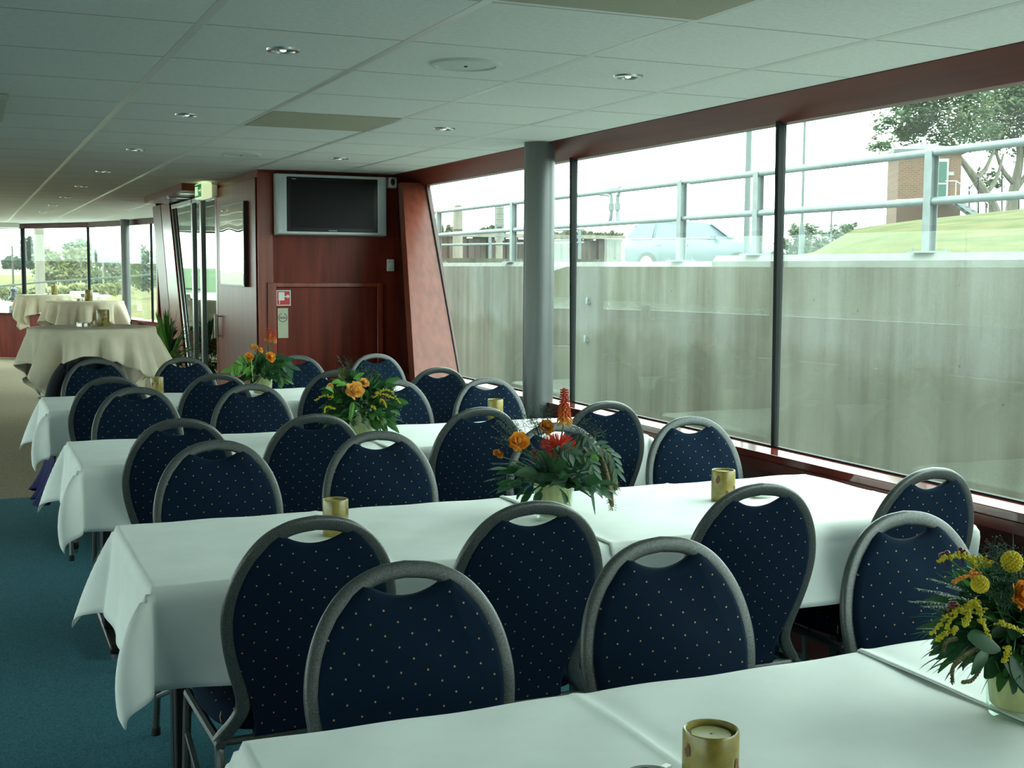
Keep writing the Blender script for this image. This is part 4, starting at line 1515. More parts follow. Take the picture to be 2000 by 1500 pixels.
# --- bouquet at the right edge, nearest row
vase(1.552, 1.475, TZ + 0.003, 'glass vase with yellow lining at the right edge on the nearest table row')
b = Bouquet(1.552, 1.475, TZ + 0.003, 'lush bouquet with goldenrod and yellow balls at the right edge', 24)
b.c = V((0, 0, 0.12))
b.dome('foliage', G_MID, 240, 0.135, 0.125, 0.055, 0.022, 'ovate', 0.9, -0.25)
b.dome('dark_foliage', G_DARK, 300, 0.13, 0.12, 0.055, 0.026, 'ovate', 0.8, -0.3)
b.dome('fern_foliage', G_FERN, 620, 0.145, 0.14, 0.060, 0.0035, 'blade', 0.9, -0.2)
b.goldenrod([b.p(1912, 1112, -0.03), b.p(1885, 1090, -0.04), b.p(1855, 1088, -0.05), b.p(1834, 1098, -0.05)], w=0.0075)
b.goldenrod([b.p(1935, 1108, -0.03), b.p(1915, 1093, -0.03), b.p(1890, 1090, -0.04)], w=0.0065)
b.goldenrod([b.p(1915, 1185, -0.08), b.p(1880, 1187, -0.09), b.p(1850, 1205, -0.09), b.p(1820, 1238, -0.09)], w=0.009)
b.goldenrod([b.p(1900, 1190, -0.10), b.p(1870, 1198, -0.10), b.p(1850, 1225, -0.10)], w=0.007)
b.goldenrod([b.p(1898, 1180, -0.10), b.p(1912, 1198, -0.11), b.p(1925, 1230, -0.11), b.p(1933, 1255, -0.11)], w=0.006)
b.goldenrod([b.p(1888, 1200, -0.11), b.p(1886, 1215, -0.11), b.p(1884, 1222, -0.11)], w=0.006)
b.goldenrod([b.p(1955, 1218, -0.10), b.p(1975, 1226, -0.10), b.p(1998, 1236, -0.10)], w=0.005)
b.goldenrod([b.p(1965, 1265, -0.10), b.p(1968, 1280, -0.10), b.p(1960, 1292, -0.10)], w=0.005)
b.goldenrod([b.p(1870, 1232, -0.09), b.p(1845, 1240, -0.09), b.p(1832, 1252, -0.09)], w=0.006)
b.ball(b.p(1976, 1097, -0.06), 0.0165)
b.ball(b.p(1914, 1141, -0.08), 0.0135)
b.goldenrod([b.p(1908, 1124, -0.06), b.p(1888, 1128, -0.07), b.p(1864, 1138, -0.07)], 'orange_celosia', ORANGE, 0.007)
b.rose(b.p(1998, 1160, -0.10), 0.020, ORANGE, 'orange_rose', (0.1, -0.9, 0.2))
b.berries(b.p(1881, 1079, -0.02), 0.006, 3, 0.0052)
b.berries(b.p(1845, 1084, -0.02), 0.006, 3, 0.005)
b.berries(b.p(1858, 1186, -0.09), 0.008, 4, 0.005)
b.berries(b.p(1990, 1112, -0.05), 0.012, 6, 0.004)
b.sprigs(b.p(1950, 1085, 0.0), V((0.05, 0.04, 0.022)), 26)
b.sprigs(b.p(1962, 1150, -0.09), V((0.03, 0.02, 0.035)), 26, 'grass_sprig', G_FERN)
for q in ((1790, 1150, 0), (1800, 1185, -0.03), (1815, 1130, 0.0), (1775, 1175, 0.02), (1830, 1160, -0.06), (1990, 1120, -0.05)):
    b.fern(b.p(*q), L=0.032)
b.tail([b.p(1920, 1260, -0.10), b.p(1888, 1275, -0.11), b.p(1862, 1300, -0.11), b.p(1860, 1330, -0.11)], 0.0022, BROWN, 'curled_seed_head')
b.tail([b.p(1930, 1275, -0.10), b.p(1915, 1305, -0.11), b.p(1898, 1326, -0.11), b.p(1880, 1330, -0.11)], 0.0016, BROWN, 'curled_seed_head')
b.tail([b.p(1870, 1245, -0.10), b.p(1850, 1250, -0.10), b.p(1842, 1268, -0.10)], 0.0018, BROWN, 'curled_seed_head')
m = MB()
m.leaf(b.p(1890, 1245, -0.11), V((0.9, -0.3, -0.1)), 0.055, 0.035, 0.6, 6, V((0, 0.5, 0.9)), 'ovate')
m.leaf(b.p(1930, 1275, -0.10), V((-0.9, -0.2, -0.2)), 0.05, 0.022, 0.9, 6, V((0, 0.5, 0.9)), 'ovate')
m.leaf(b.p(1960, 1290, -0.09), V((0.7, -0.3, -0.6)), 0.07, 0.035, 0.8, 6, V((0.3, 0.5, 0.7)), 'ovate')
m.leaf(b.p(1975, 1280, -0.09), V((0.3, -0.4, -0.8)), 0.06, 0.03, 0.5, 6, V((0.9, 0.2, 0.1)), 'ovate')
m.build('broad_leaves', G_DARK, b.t, smooth=60)

# ---- potted yucca by the sliding door
t = thing('potted_yucca', (1.55, 10.75, 0), 'tall green yucca in a dark pot by the sliding door', 'plant')
MB().lathe([(0.12, 0), (0.13, 0.01), (0.165, 0.30), (0.155, 0.31), (0.15, 0.28), (0.01, 0.27)], (0, 0, 0), 32, True, False).build('pot', plain('dark_pot', (0.03, 0.03, 0.03), 0.5), t)
MB().tube([(0, 0, 0.25), (0.01, 0, 0.55), (0.0, 0.01, 0.66)], [0.03, 0.026, 0.022], 10).build('trunk', BROWN, t)
rr = random.Random(5)
m = MB()
for k in range(42):
    a, e = rr.uniform(0, 2 * pi), rr.uniform(0.15, 1.0)
    d = V((cos(a) * (1.05 - e), sin(a) * (1.05 - e), e + 0.1))
    m.leaf((0.0, 0.01, 0.60 + 0.08 * e), d, rr.uniform(0.36, 0.50), 0.045, rr.uniform(0.2, 1.2) * (1.1 - e), 7, None, 'blade')
m.build('leaves', G_BRIGHT, t, smooth=60)
t = thing('potted_shrub', (1.66, 11.62, 0), 'dark bushy pot plant beside the yucca', 'plant')
MB().lathe([(0.12, 0), (0.13, 0.01), (0.16, 0.28), (0.15, 0.29), (0.01, 0.26)], (0, 0, 0), 32, True, False).build('pot', plain('dark_pot_glazed', (0.025, 0.03, 0.03), 0.4), t)
m = MB()
for k in range(260):
    d = V((rr.gauss(0, 1), rr.gauss(0, 1), rr.gauss(0, 1))).normalized()
    q = V((0, 0, 0.62)) + V((d.x * 0.15, d.y * 0.22, d.z * 0.30)) * rr.uniform(0.3, 1)
    m.leaf(q, (d + V((0, 0, 0.2))).normalized(), 0.11, 0.035, 0.9, 4, None, 'ovate')
m.build('leaves', G_DARK, t, smooth=60)
m = MB()
for k in range(9):
    m.tube([(0, 0, 0.26), (rr.uniform(-.1, .1), rr.uniform(-.15, .15), 0.75)], 0.005, 5)
m.build('stems', STEM, t)

# ---- ship's lantern on the front ledge
LAN = plain('lantern_grey', (0.16, 0.18, 0.19), 0.45, 0.4)
lp = at(30, 613, 20.9)
t = thing('ship_lantern', (lp.x, 21.30, 0.725), 'small grey ship lantern on the front window ledge', 'lantern')
MB().lathe([(0.085, 0), (0.085, 0.10), (0.075, 0.115)], (0, 0, 0), 20).build('base', LAN, t)
MB().lathe([(0.05, 0.115), (0.05, 0.17), (0.05, 0.21)], (0, 0, 0), 20).build('glass', VGLASS, t)
MB().lathe([(0.075, 0.205), (0.088, 0.225), (0.075, 0.25), (0.048, 0.27), (0.045, 0.34), (0.064, 0.35), (0.06, 0.375), (0.035, 0.395), (0.01, 0.40)], (0, 0, 0), 20).build('cap', LAN, t)
MB().tube([(0.05, 0, 0.37), (0.06, 0, 0.40), (0, 0, 0.43), (-0.06, 0, 0.40), (-0.05, 0, 0.37)], 0.006, 6).build('handle', LAN, t)

# ================================================================== OUTSIDE
QX, QS, QZ = 8.5, 0.017, 1.655        # quay wall plane x = QX + QS*y, its top


def qx(y):
    return QX + QS * y


def concrete():
    m, N, L, b = nodes_of('stained_concrete')
    setp(b, (0.2, 0.2, 0.17), 0.9, 0, 0.25)
    tc = N.new('ShaderNodeTexCoord')

    def nz(scale, detail=5, rough=0.6):
        mp = N.new('ShaderNodeMapping')
        mp.inputs['Scale'].default_value = scale
        n = N.new('ShaderNodeTexNoise')
        n.inputs['Detail'].default_value = detail
        n.inputs['Roughness'].default_value = rough
        n.inputs['Scale'].default_value = 1
        L.new(tc.outputs['Object'], mp.inputs[0])
        L.new(mp.outputs[0], n.inputs['Vector'])
        return n.outputs['Fac']

    def ramp(src, c1, c2, lo, hi):
        r = N.new('ShaderNodeValToRGB')
        r.color_ramp.elements[0].position, r.color_ramp.elements[1].position = lo, hi
        r.color_ramp.elements[0].color, r.color_ramp.elements[1].color = (*c1, 1), (*c2, 1)
        L.new(src, r.inputs[0])
        return r.outputs[0]

    def mix(kind, f, a, c):
        mx = N.new('ShaderNodeMix')
        mx.data_type = 'RGBA'
        mx.blend_type = kind
        if isinstance(f, float):
            mx.inputs['Factor'].default_value = f
        else:
            L.new(f, mx.inputs['Factor'])
        L.new(a, mx.inputs['A'])
        if isinstance(c, tuple):
            mx.inputs['B'].default_value = (*c, 1)
        else:
            L.new(c, mx.inputs['B'])
        return mx.outputs['Result']
    basec = ramp(nz((0.7, 0.7, 0.5)), (0.066, 0.068, 0.056), (0.106, 0.112, 0.102), 0.3, 0.7)
    streak = ramp(nz((2, 1.6, 0.10), 6), (0.50, 0.45, 0.32), (1.15, 1.15, 1.12), 0.36, 0.60)
    c = mix('MULTIPLY', 0.9, basec, streak)
    fine = ramp(nz((40, 40, 40), 3), (0.86, 0.86, 0.86), (1.1, 1.1, 1.1), 0.3, 0.7)
    c = mix('MULTIPLY', 0.6, c, fine)
    vo = N.new('ShaderNodeTexVoronoi')
    vo.inputs['Scale'].default_value = 3.2
    L.new(tc.outputs['Object'], vo.inputs['Vector'])
    hole = N.new('ShaderNodeMath')
    hole.operation = 'LESS_THAN'
    hole.inputs[1].default_value = 0.045
    L.new(vo.outputs['Distance'], hole.inputs[0])
    c = mix('MIX', hole.outputs[0], c, (0.04, 0.04, 0.035))
    # algae and damp below an uneven tide line, partly window reflections painted in
    sp = N.new('ShaderNodeSeparateXYZ')
    L.new(tc.outputs['Object'], sp.inputs[0])
    ad = N.new('ShaderNodeMath')
    ad.operation = 'MULTIPLY_ADD'
    L.new(nz((1.0, 1.3, 0.5), 4), ad.inputs[0])
    ad.inputs[1].default_value = 1.1
    L.new(sp.outputs['Z'], ad.inputs[2])
    mr = N.new('ShaderNodeMapRange')
    mr.inputs['From Min'].default_value, mr.inputs['From Max'].default_value = 1.15, 0.95
    L.new(ad.outputs[0], mr.inputs[0])
    c = mix('MULTIPLY', mr.outputs[0], c, (0.70, 0.70, 0.58))
    L.new(c, b.inputs['Base Color'])
    return m


CONC = concrete()
GALV = noise_mat('galvanised_steel', (0.105, 0.13, 0.13), (0.13, 0.158, 0.156), (8, 8, 8), 0.5, 0.3)
GRASS = noise_mat('mown_grass', (0.044, 0.058, 0.012), (0.095, 0.085, 0.033), (1.4, 1.4, 1.4), 0.95, spec=0.1, detail=8, lo=0.35, hi=0.65, bump=0.5, bscale=12, bdist=0.03)
ROUGHG = noise_mat('rough_bank', (0.080, 0.078, 0.026), (0.135, 0.118, 0.046), (0.8, 0.8, 0.8), 0.95, spec=0.1, detail=8)
WATER = plain('river_water', (0.16, 0.19, 0.17), 0.12, 0, 0.5)
ASPH = plain('quay_paving', (0.12, 0.12, 0.11), 0.9)

# river, quay wall and quay top
o = struct(MB().box(-260, qx(0) + 0.2, -120, 260, -1.3, -1.0).build('river', WATER, smooth=0))
w = MB()
ya, yb, yc = -30, 13.6, 46.0
w.hexa([V((qx(ya), ya, -3)), V((qx(ya) + 1.2, ya, -3)), V((qx(yb) + 1.2, yb, -3)), V((qx(yb), yb, -3))],
       [V((qx(ya), ya, QZ - 0.075)), V((qx(ya) + 1.2, ya, QZ - 0.075)), V((qx(yb) + 1.2, yb, QZ - 0.075)), V((qx(yb), yb, QZ - 0.075))])
w.hexa([V((qx(yb), yb, -3)), V((qx(yb) + 1.2, yb, -3)), V((qx(yc) + 1.2, yc, -3)), V((qx(yc), yc, -3))],
       [V((qx(yb), yb, QZ - 0.14)), V((qx(yb) + 1.2, yb, QZ - 0.14)), V((qx(yc) + 1.2, yc, QZ - 0.14)), V((qx(yc), yc, QZ - 0.14))])
struct(w.build('wall_quay', CONC, smooth=0), 'stained concrete lock wall outside the windows')
k = MB()
for (p, q, z) in ((ya, yb, QZ), (yb, yc, QZ - 0.07)):
    k.hexa([V((qx(p) - 0.0, p, z - 0.08)), V((qx(p) + 1.2, p, z - 0.08)), V((qx(q) + 1.2, q, z - 0.08)), V((qx(q) - 0.0, q, z - 0.08))],
           [V((qx(p) + 0.07, p, z)), V((qx(p) + 1.2, p, z)), V((qx(q) + 1.2, q, z)), V((qx(q) + 0.07, q, z))])
struct(k.build('trim_30', noise_mat('concrete_coping', (0.095, 0.10, 0.088), (0.13, 0.135, 0.12), (9, 9, 9), 0.9, detail=6), smooth=0), 'pale concrete coping along the lock wall')
struct(MB().box(qx(0) + 0.9, 140, -30, 140, 1.0, 1.35).build('ground', ASPH, smooth=0))

# ---- galvanised railing on the quay
RAIL_T, RAIL_M = CZ + 0.1376 * QX, CZ + 0.0814 * QX
rail = thing('quay_railing', (qx(8), 8, QZ), 'grey galvanised pipe railing on top of the lock wall', 'railing')


def rl(y, z, dx=0.12):
    return V((qx(y) + dx - qx(8), y - 8, z - QZ))


posts = [QX / (a - QS) for a in (0.8885, 0.6825, 0.5999, 0.4326, 0.3644)] + [QX / (a - QS) for a in (1.16, 1.6)]
posts = [-4.2, 1.6] + sorted(posts[:6])
for y in posts:
    zb = QZ if y < 13.6 else QZ - 0.07
    m = MB()
    for dx in (-0.045, 0.045):
        m.box(rl(y, 0).x + dx - 0.004, rl(y, 0).x + dx + 0.004, y - 8 - 0.05, y - 8 + 0.05, zb - QZ, RAIL_T - QZ + 0.01)
    m.box(rl(y, 0).x - 0.045, rl(y, 0).x + 0.045, y - 8 - 0.003, y - 8 + 0.003, zb - QZ, RAIL_T - QZ + 0.01)
    p = m.build('post', GALV, rail, smooth=0)
    q = MB().box(rl(y, 0).x - 0.15, rl(y, 0).x + 0.15, y - 8 - 0.15, y - 8 + 0.15, zb - QZ, zb - QZ + 0.018)
    for dx in (-0.11, 0.11):
        for dy in (-0.11, 0.11):
            q.lathe([(0.012, 0.018), (0.012, 0.045)], (rl(y, 0).x + dx, y - 8 + dy, zb - QZ), 6)
    q.build('base_plate', GALV, p, smooth=0)
Yg = QX / (ray(1186, 400).x / ray(1186, 400).y - QS)      # where the two gate halves meet
for z in (RAIL_T, RAIL_M):
    MB().tube([rl(-12, z), rl(Yg - 2.2, z)], 0.040, 12).build('rail', GALV, rail)
    MB().tube([rl(posts[5] + 0.0, z), rl(60, z)], 0.040, 12).build('rail', GALV, rail)
for s, yfar in ((-1, posts[4]), (1, posts[5])):
    y0 = Yg + s * 0.10
    pts = catmull([rl(yfar, RAIL_T - 0.0), rl(y0 + s * 0.35, RAIL_T), rl(y0 + s * 0.04, RAIL_T - 0.06), rl(y0, RAIL_T - 0.14), rl(y0, RAIL_M + 0.14), rl(y0 + s * 0.04, RAIL_M + 0.03), rl(y0 + s * 0.15, RAIL_M), rl(yfar, RAIL_M)], 6)
    MB().tube(pts, 0.028, 10).build('gate_loop', GALV, rail)
m = MB().tube([rl(Yg - 0.2, RAIL_T + 0.02), rl(Yg + 0.2, RAIL_T + 0.02)], 0.04, 10)
m.build('gate_sleeve', GALV, rail)
for sy in (-0.10, 0.10):
    MB().lathe([(0.045, -0.05), (0.045, 0.05)], (rl(Yg + sy, 0).x, Yg + sy - 8, (RAIL_T + RAIL_M) / 2 - QZ), 10).build('gate_lug', GALV, rail)

# second, lower railing farther back beyond the lock
r2 = thing('back_railing', at(957, 505, 30), 'thin pale railing behind the main railing on the left', 'railing')
o2 = r2.location.copy()
for px, t_, b_ in ((846, 478, 512), (957, 462, 505), (1132, 447, 503)):
    a, c_ = at(px, t_, 30) - o2, at(px, b_ + 3, 30) - o2
    MB().tube([a, c_], 0.045, 8).build('post', GALV, r2)
MB().tube([at(835, 479, 30) - o2, at(1140, 474, 30) - o2], 0.03, 8).build('rail', GALV, r2)
MB().tube([at(1085, 450, 30) - o2, at(1140, 448, 30) - o2], 0.02, 8).build('rail', GALV, r2)
MB().box(at(820, 510, 30).x - o2.x, at(1200, 510, 30).x - o2.x, -0.4, 0.4, at(957, 520, 30).z - o2.z, at(957, 505, 30).z - o2.z).build('kerb', CONC, r2, smooth=0)

# ---- dark sheet pile wall with timber posts
D = 44
pw = thing('sheet_pile_wall', at(1000, 500, D), 'dark weathered timber pile wall beyond the railing', 'pile wall')
o3 = pw.location.copy()
a, c_ = at(800, 500, D), at(1215, 498, D)
zt = at(1000, 464, D).z
n = 34
TIM = noise_mat('weathered_timber', (0.035, 0.027, 0.021), (0.075, 0.058, 0.045), (4, 4, 1), 0.9)
TIM2 = noise_mat('grey_timber', (0.12, 0.11, 0.085), (0.18, 0.165, 0.13), (5, 5, 0.8), 0.9)
for k in range(n):
    x = a.x + (c_.x - a.x) * k / n
    m = MB().box(x - o3.x, x - o3.x + (c_.x - a.x) / n * 0.86, (k % 3) * 0.06, 0.25 + (k % 3) * 0.06, a.z - 2 - o3.z, zt - o3.z - 0.05 * (k % 2))
    m.build('plank', TIM, pw, smooth=0)
MB().box(a.x - o3.x, c_.x - o3.x, -0.25, 0.5, zt - o3.z, zt - o3.z + 0.14).build('cap_beam', TIM2, pw, smooth=0)


def dolphin(px0, px1, pt, pb, Y, label):
    A, B = at(px0, pb, Y), at(px1, pb, Y)
    T = at((px0 + px1) / 2, pt, Y)
    r = (B.x - A.x) / 2
    t = thing('mooring_post', ((A.x + B.x) / 2, Y, A.z), label, 'post', 'timber mooring posts')
    h = T.z - A.z
    MB().lathe([(r, -2), (r, h * 0.86), (r * 0.75, h), (0.02, h * 1.01)], (0, 0, 0), 12).build('pile', TIM2, t)
    MB().lathe([(r * 1.04, h * 0.55), (r * 1.04, h * 0.58)], (0, 0, 0), 12, False, False).build('iron_band', BLACKM, t)


dolphin(885, 903, 401, 512, 36, 'grey timber mooring post seen between the first two railing posts')
dolphin(969, 981, 398, 505, 40, 'mooring post with a ladder beside the second railing post')
lad = thing('ladder', at(973, 500, 39), 'thin ladder on the mooring post behind the railing', 'ladder')
o4 = lad.location.copy()
for px in (968, 983):
    MB().tube([at(px, 402, 39) - o4, at(px, 470, 39) - o4], 0.03, 6).build('rail', GALV, lad)
for k in range(6):
    MB().tube([at(968, 406 + k * 11, 39) - o4, at(983, 406 + k * 11, 39) - o4], 0.02, 6).build('rung', GALV, lad)

# ---- car parked on the quay
def car():
    Y = 30
    g = at(1375, 500, Y)
    t = thing('car', (g.x, Y, 1.35), 'pale silver blue estate car parked behind the railing', 'car', None, radians(-58))
    PAINT = plain('silver_blue_paint', (0.075, 0.105, 0.125), 0.3, 0.2)
    CGL = plain('car_window', (0.10, 0.15, 0.15), 0.12, 0.0)
    # stations along x: (x, half width at sill, half width at shoulder, z low, z shoulder, half width roof, z roof)
    st_ = [(-2.15, .70, .74, .50, .80, .60, .86), (-2.10, .78, .82, .32, .90, .62, 1.05), (-1.80, .83, .86, .24, .93, .60, 1.42), (-1.2, .84, .87, .22, .94, .62, 1.47), (-0.3, .84, .87, .22, .94, .63, 1.47),
           (0.35, .84, .87, .22, .94, .62, 1.42), (1.10, .84, .86, .22, .93, .72, .97), (1.6, .82, .83, .23, .86, .70, .90), (2.05, .74, .76, .28, .72, .62, .76), (2.18, .62, .64, .36, .58, .50, .62)]

    def fn(i, j):
        x, ws, wh, zl, zs, wr, zr = st_[i]
        pf = [(-ws * .9, zl), (-ws, zl + .12), (-wh, (zl + zs) / 2 + .08), (-wh * .985, zs), (-wr, zr - .02), (-wr * .6, zr + .02), (wr * .6, zr + .02), (wr, zr - .02), (wh * .985, zs), (wh, (zl + zs) / 2 + .08), (ws, zl + .12), (ws * .9, zl)]
        y, z = pf[j]
        return V((x, y, z))
    m = MB().grid(fn, len(st_), 12)
    n0 = len(st_)
    m.add([fn(0, j) for j in range(12)], [tuple(range(12))])
    m.add([fn(n0 - 1, j) for j in range(12)], [tuple(range(12))[::-1]])
    body = m.build('body', PAINT, t, smooth=50)
    # windows follow the glasshouse
    for s in (-1, 1):
        for (xa, xb, ra, rb) in ((-1.92, -1.20, -1.75, -1.20), (-1.10, -0.30, -1.10, -0.30), (-0.20, 0.86, -0.20, 0.28)):
            q = [V((xa, s * .868, .975)), V((xb, s * .868, .975)), V((rb, s * .648, 1.40)), V((ra, s * .648, 1.40))]
            MB().add(q + [p + V((0, -s * 0.02, 0)) for p in q], [(0, 1, 2, 3), (4, 7, 6, 5), (0, 4, 5, 1), (1, 5, 6, 2), (2, 6, 7, 3), (3, 7, 4, 0)]).build('side_window', CGL, t, smooth=0)
        MB().obox((0.72, s * .97, 1.0), 0.12, 0.16, 0.12).build('wing_mirror', PAINT, t, bevel=0.03)
        for x in (-1.0, -0.15):
            MB().obox((x, s * .885, .80), 0.16, 0.03, 0.03).build('door_handle', PAINT, t, bevel=0.006)
        MB().obox((2.06, s * .55, .62), 0.14, 0.30, 0.14).build('headlight', plain('headlight', (0.75, 0.78, 0.78), 0.1), t, bevel=0.02)
    q = [V((1.10, -.74, .985)), V((1.10, .74, .985)), V((0.42, .60, 1.42)), V((0.42, -.60, 1.42))]
    MB().add(q + [p + V((0.02, 0, .02)) for p in q], [(0, 3, 2, 1), (4, 5, 6, 7), (0, 1, 5, 4), (1, 2, 6, 5), (2, 3, 7, 6), (3, 0, 4, 7)]).build('windscreen', CGL, t, smooth=0)
    q = [V((-2.12, -.62, .98)), V((-2.12, .62, .98)), V((-1.84, .58, 1.38)), V((-1.84, -.58, 1.38))]
    MB().add(q + [p + V((-0.02, 0, .01)) for p in q], [(0, 1, 2, 3), (4, 7, 6, 5), (0, 4, 5, 1), (1, 5, 6, 2), (2, 6, 7, 3), (3, 7, 4, 0)]).build('rear_window', CGL, t, smooth=0)
    for s in (-1, 1):
        for x in (-1.35, 1.40):
            w_ = MB().lathe([(0.20, -0.10), (0.30, -0.09), (0.31, 0.0), (0.30, 0.09), (0.20, 0.10)], (0, 0, 0), 24).build('wheel', RUBBER, t)
            w_.rotation_euler = (pi / 2, 0, 0)
            w_.location = (x, s * 0.78, 0.31)
            MB().lathe([(0.19, -0.105), (0.19, 0.105)], (0, 0, 0), 20).build('hub_cap', STEEL, w_)
    MB().obox((2.15, 0, .42), 0.12, 1.3, 0.16).build('bumper', plain('bumper_grey', (0.10, 0.11, 0.11), 0.6), t, bevel=0.03)


car()

# ---- grass mound, hut, trees, lamp posts on the right
def mound():
    m = MB()
    # silhouette of the crest (pixel x -> pixel y), crest at 26 m
    pr = [(1560, 497), (1592, 492), (1630, 470), (1670, 449), (1720, 441), (1790, 432), (1900, 421), (2000, 411), (2120, 402), (2260, 394), (2420, 392)]
    rings = ((12.6, 0.0), (16, 0.30), (20, 0.66), (24, 0.92), (27, 1.0), (31, 1.0), (45, 1.0), (80, 1.0), (82, 0.0))
    pts = []
    for px, py in pr:
        d = ray(px, py)
        hd = sqrt(d.x * d.x + d.y * d.y)
        zc = CZ + 27 * d.z / hd
        for r_, k in ((max(12.6, 10.4 * hd / d.x), 0.0),) + tuple((max(q, 10.6 * hd / d.x), kk) for q, kk in rings[1:]):
            pts.append(V((d.x / hd * r_, d.y / hd * r_, 1.355 + max(0, zc - 1.355) * k)))
    n = len(rings)
    fs = []
    for i in range(len(pr) - 1):
        for j in range(n - 1):
            fs.append((i * n + j, (i + 1) * n + j, (i + 1) * n + j + 1, i * n + j + 1))
    m.add(pts, fs)
    return m.build('grass_mound', GRASS, smooth=80)


struct(mound(), 'mown grass bank behind the lock wall')


def lamp(px0, px1, pt, pb, Y, label, collar=None):
    A, B = at(px0, pb, Y), at(px1, pb, Y)
    T = at((px0 + px1) / 2, pt, Y)
    r = (B.x - A.x) / 2 * 0.93
    t = thing('lamp_post', ((A.x + B.x) / 2, Y, 1.35), label, 'lamp post', 'lamp posts on the quay')
    H = T.z - 1.35
    PM = plain('post_grey', (0.075, 0.10, 0.10), 0.55, 0.2)
    MB().lathe([(r, 0), (r * 0.9, H)], (0, 0, 0), 14).build('pole', PM, t)
    if collar:
        hc = at(px0, collar, Y).z - 1.35
        MB().lathe([(r * 2.0, 0), (r * 2.0, hc), (r * 1.0, hc + 0.15)], (0, 0, 0), 14).build('base', PM, t)


lamp(1562.5, 1567.5, 150, 490, 24, 'thin grey lamp post standing right of the dark window bar', 446)
lamp(1452, 1463, 120, 490, 14.5, 'tall pole rising directly behind the railing post left of the window bar')
lamp(1620.5, 1624, 408, 490, 30, 'short thin pole on the quay left of the grass bank')

# hut
HY = 40


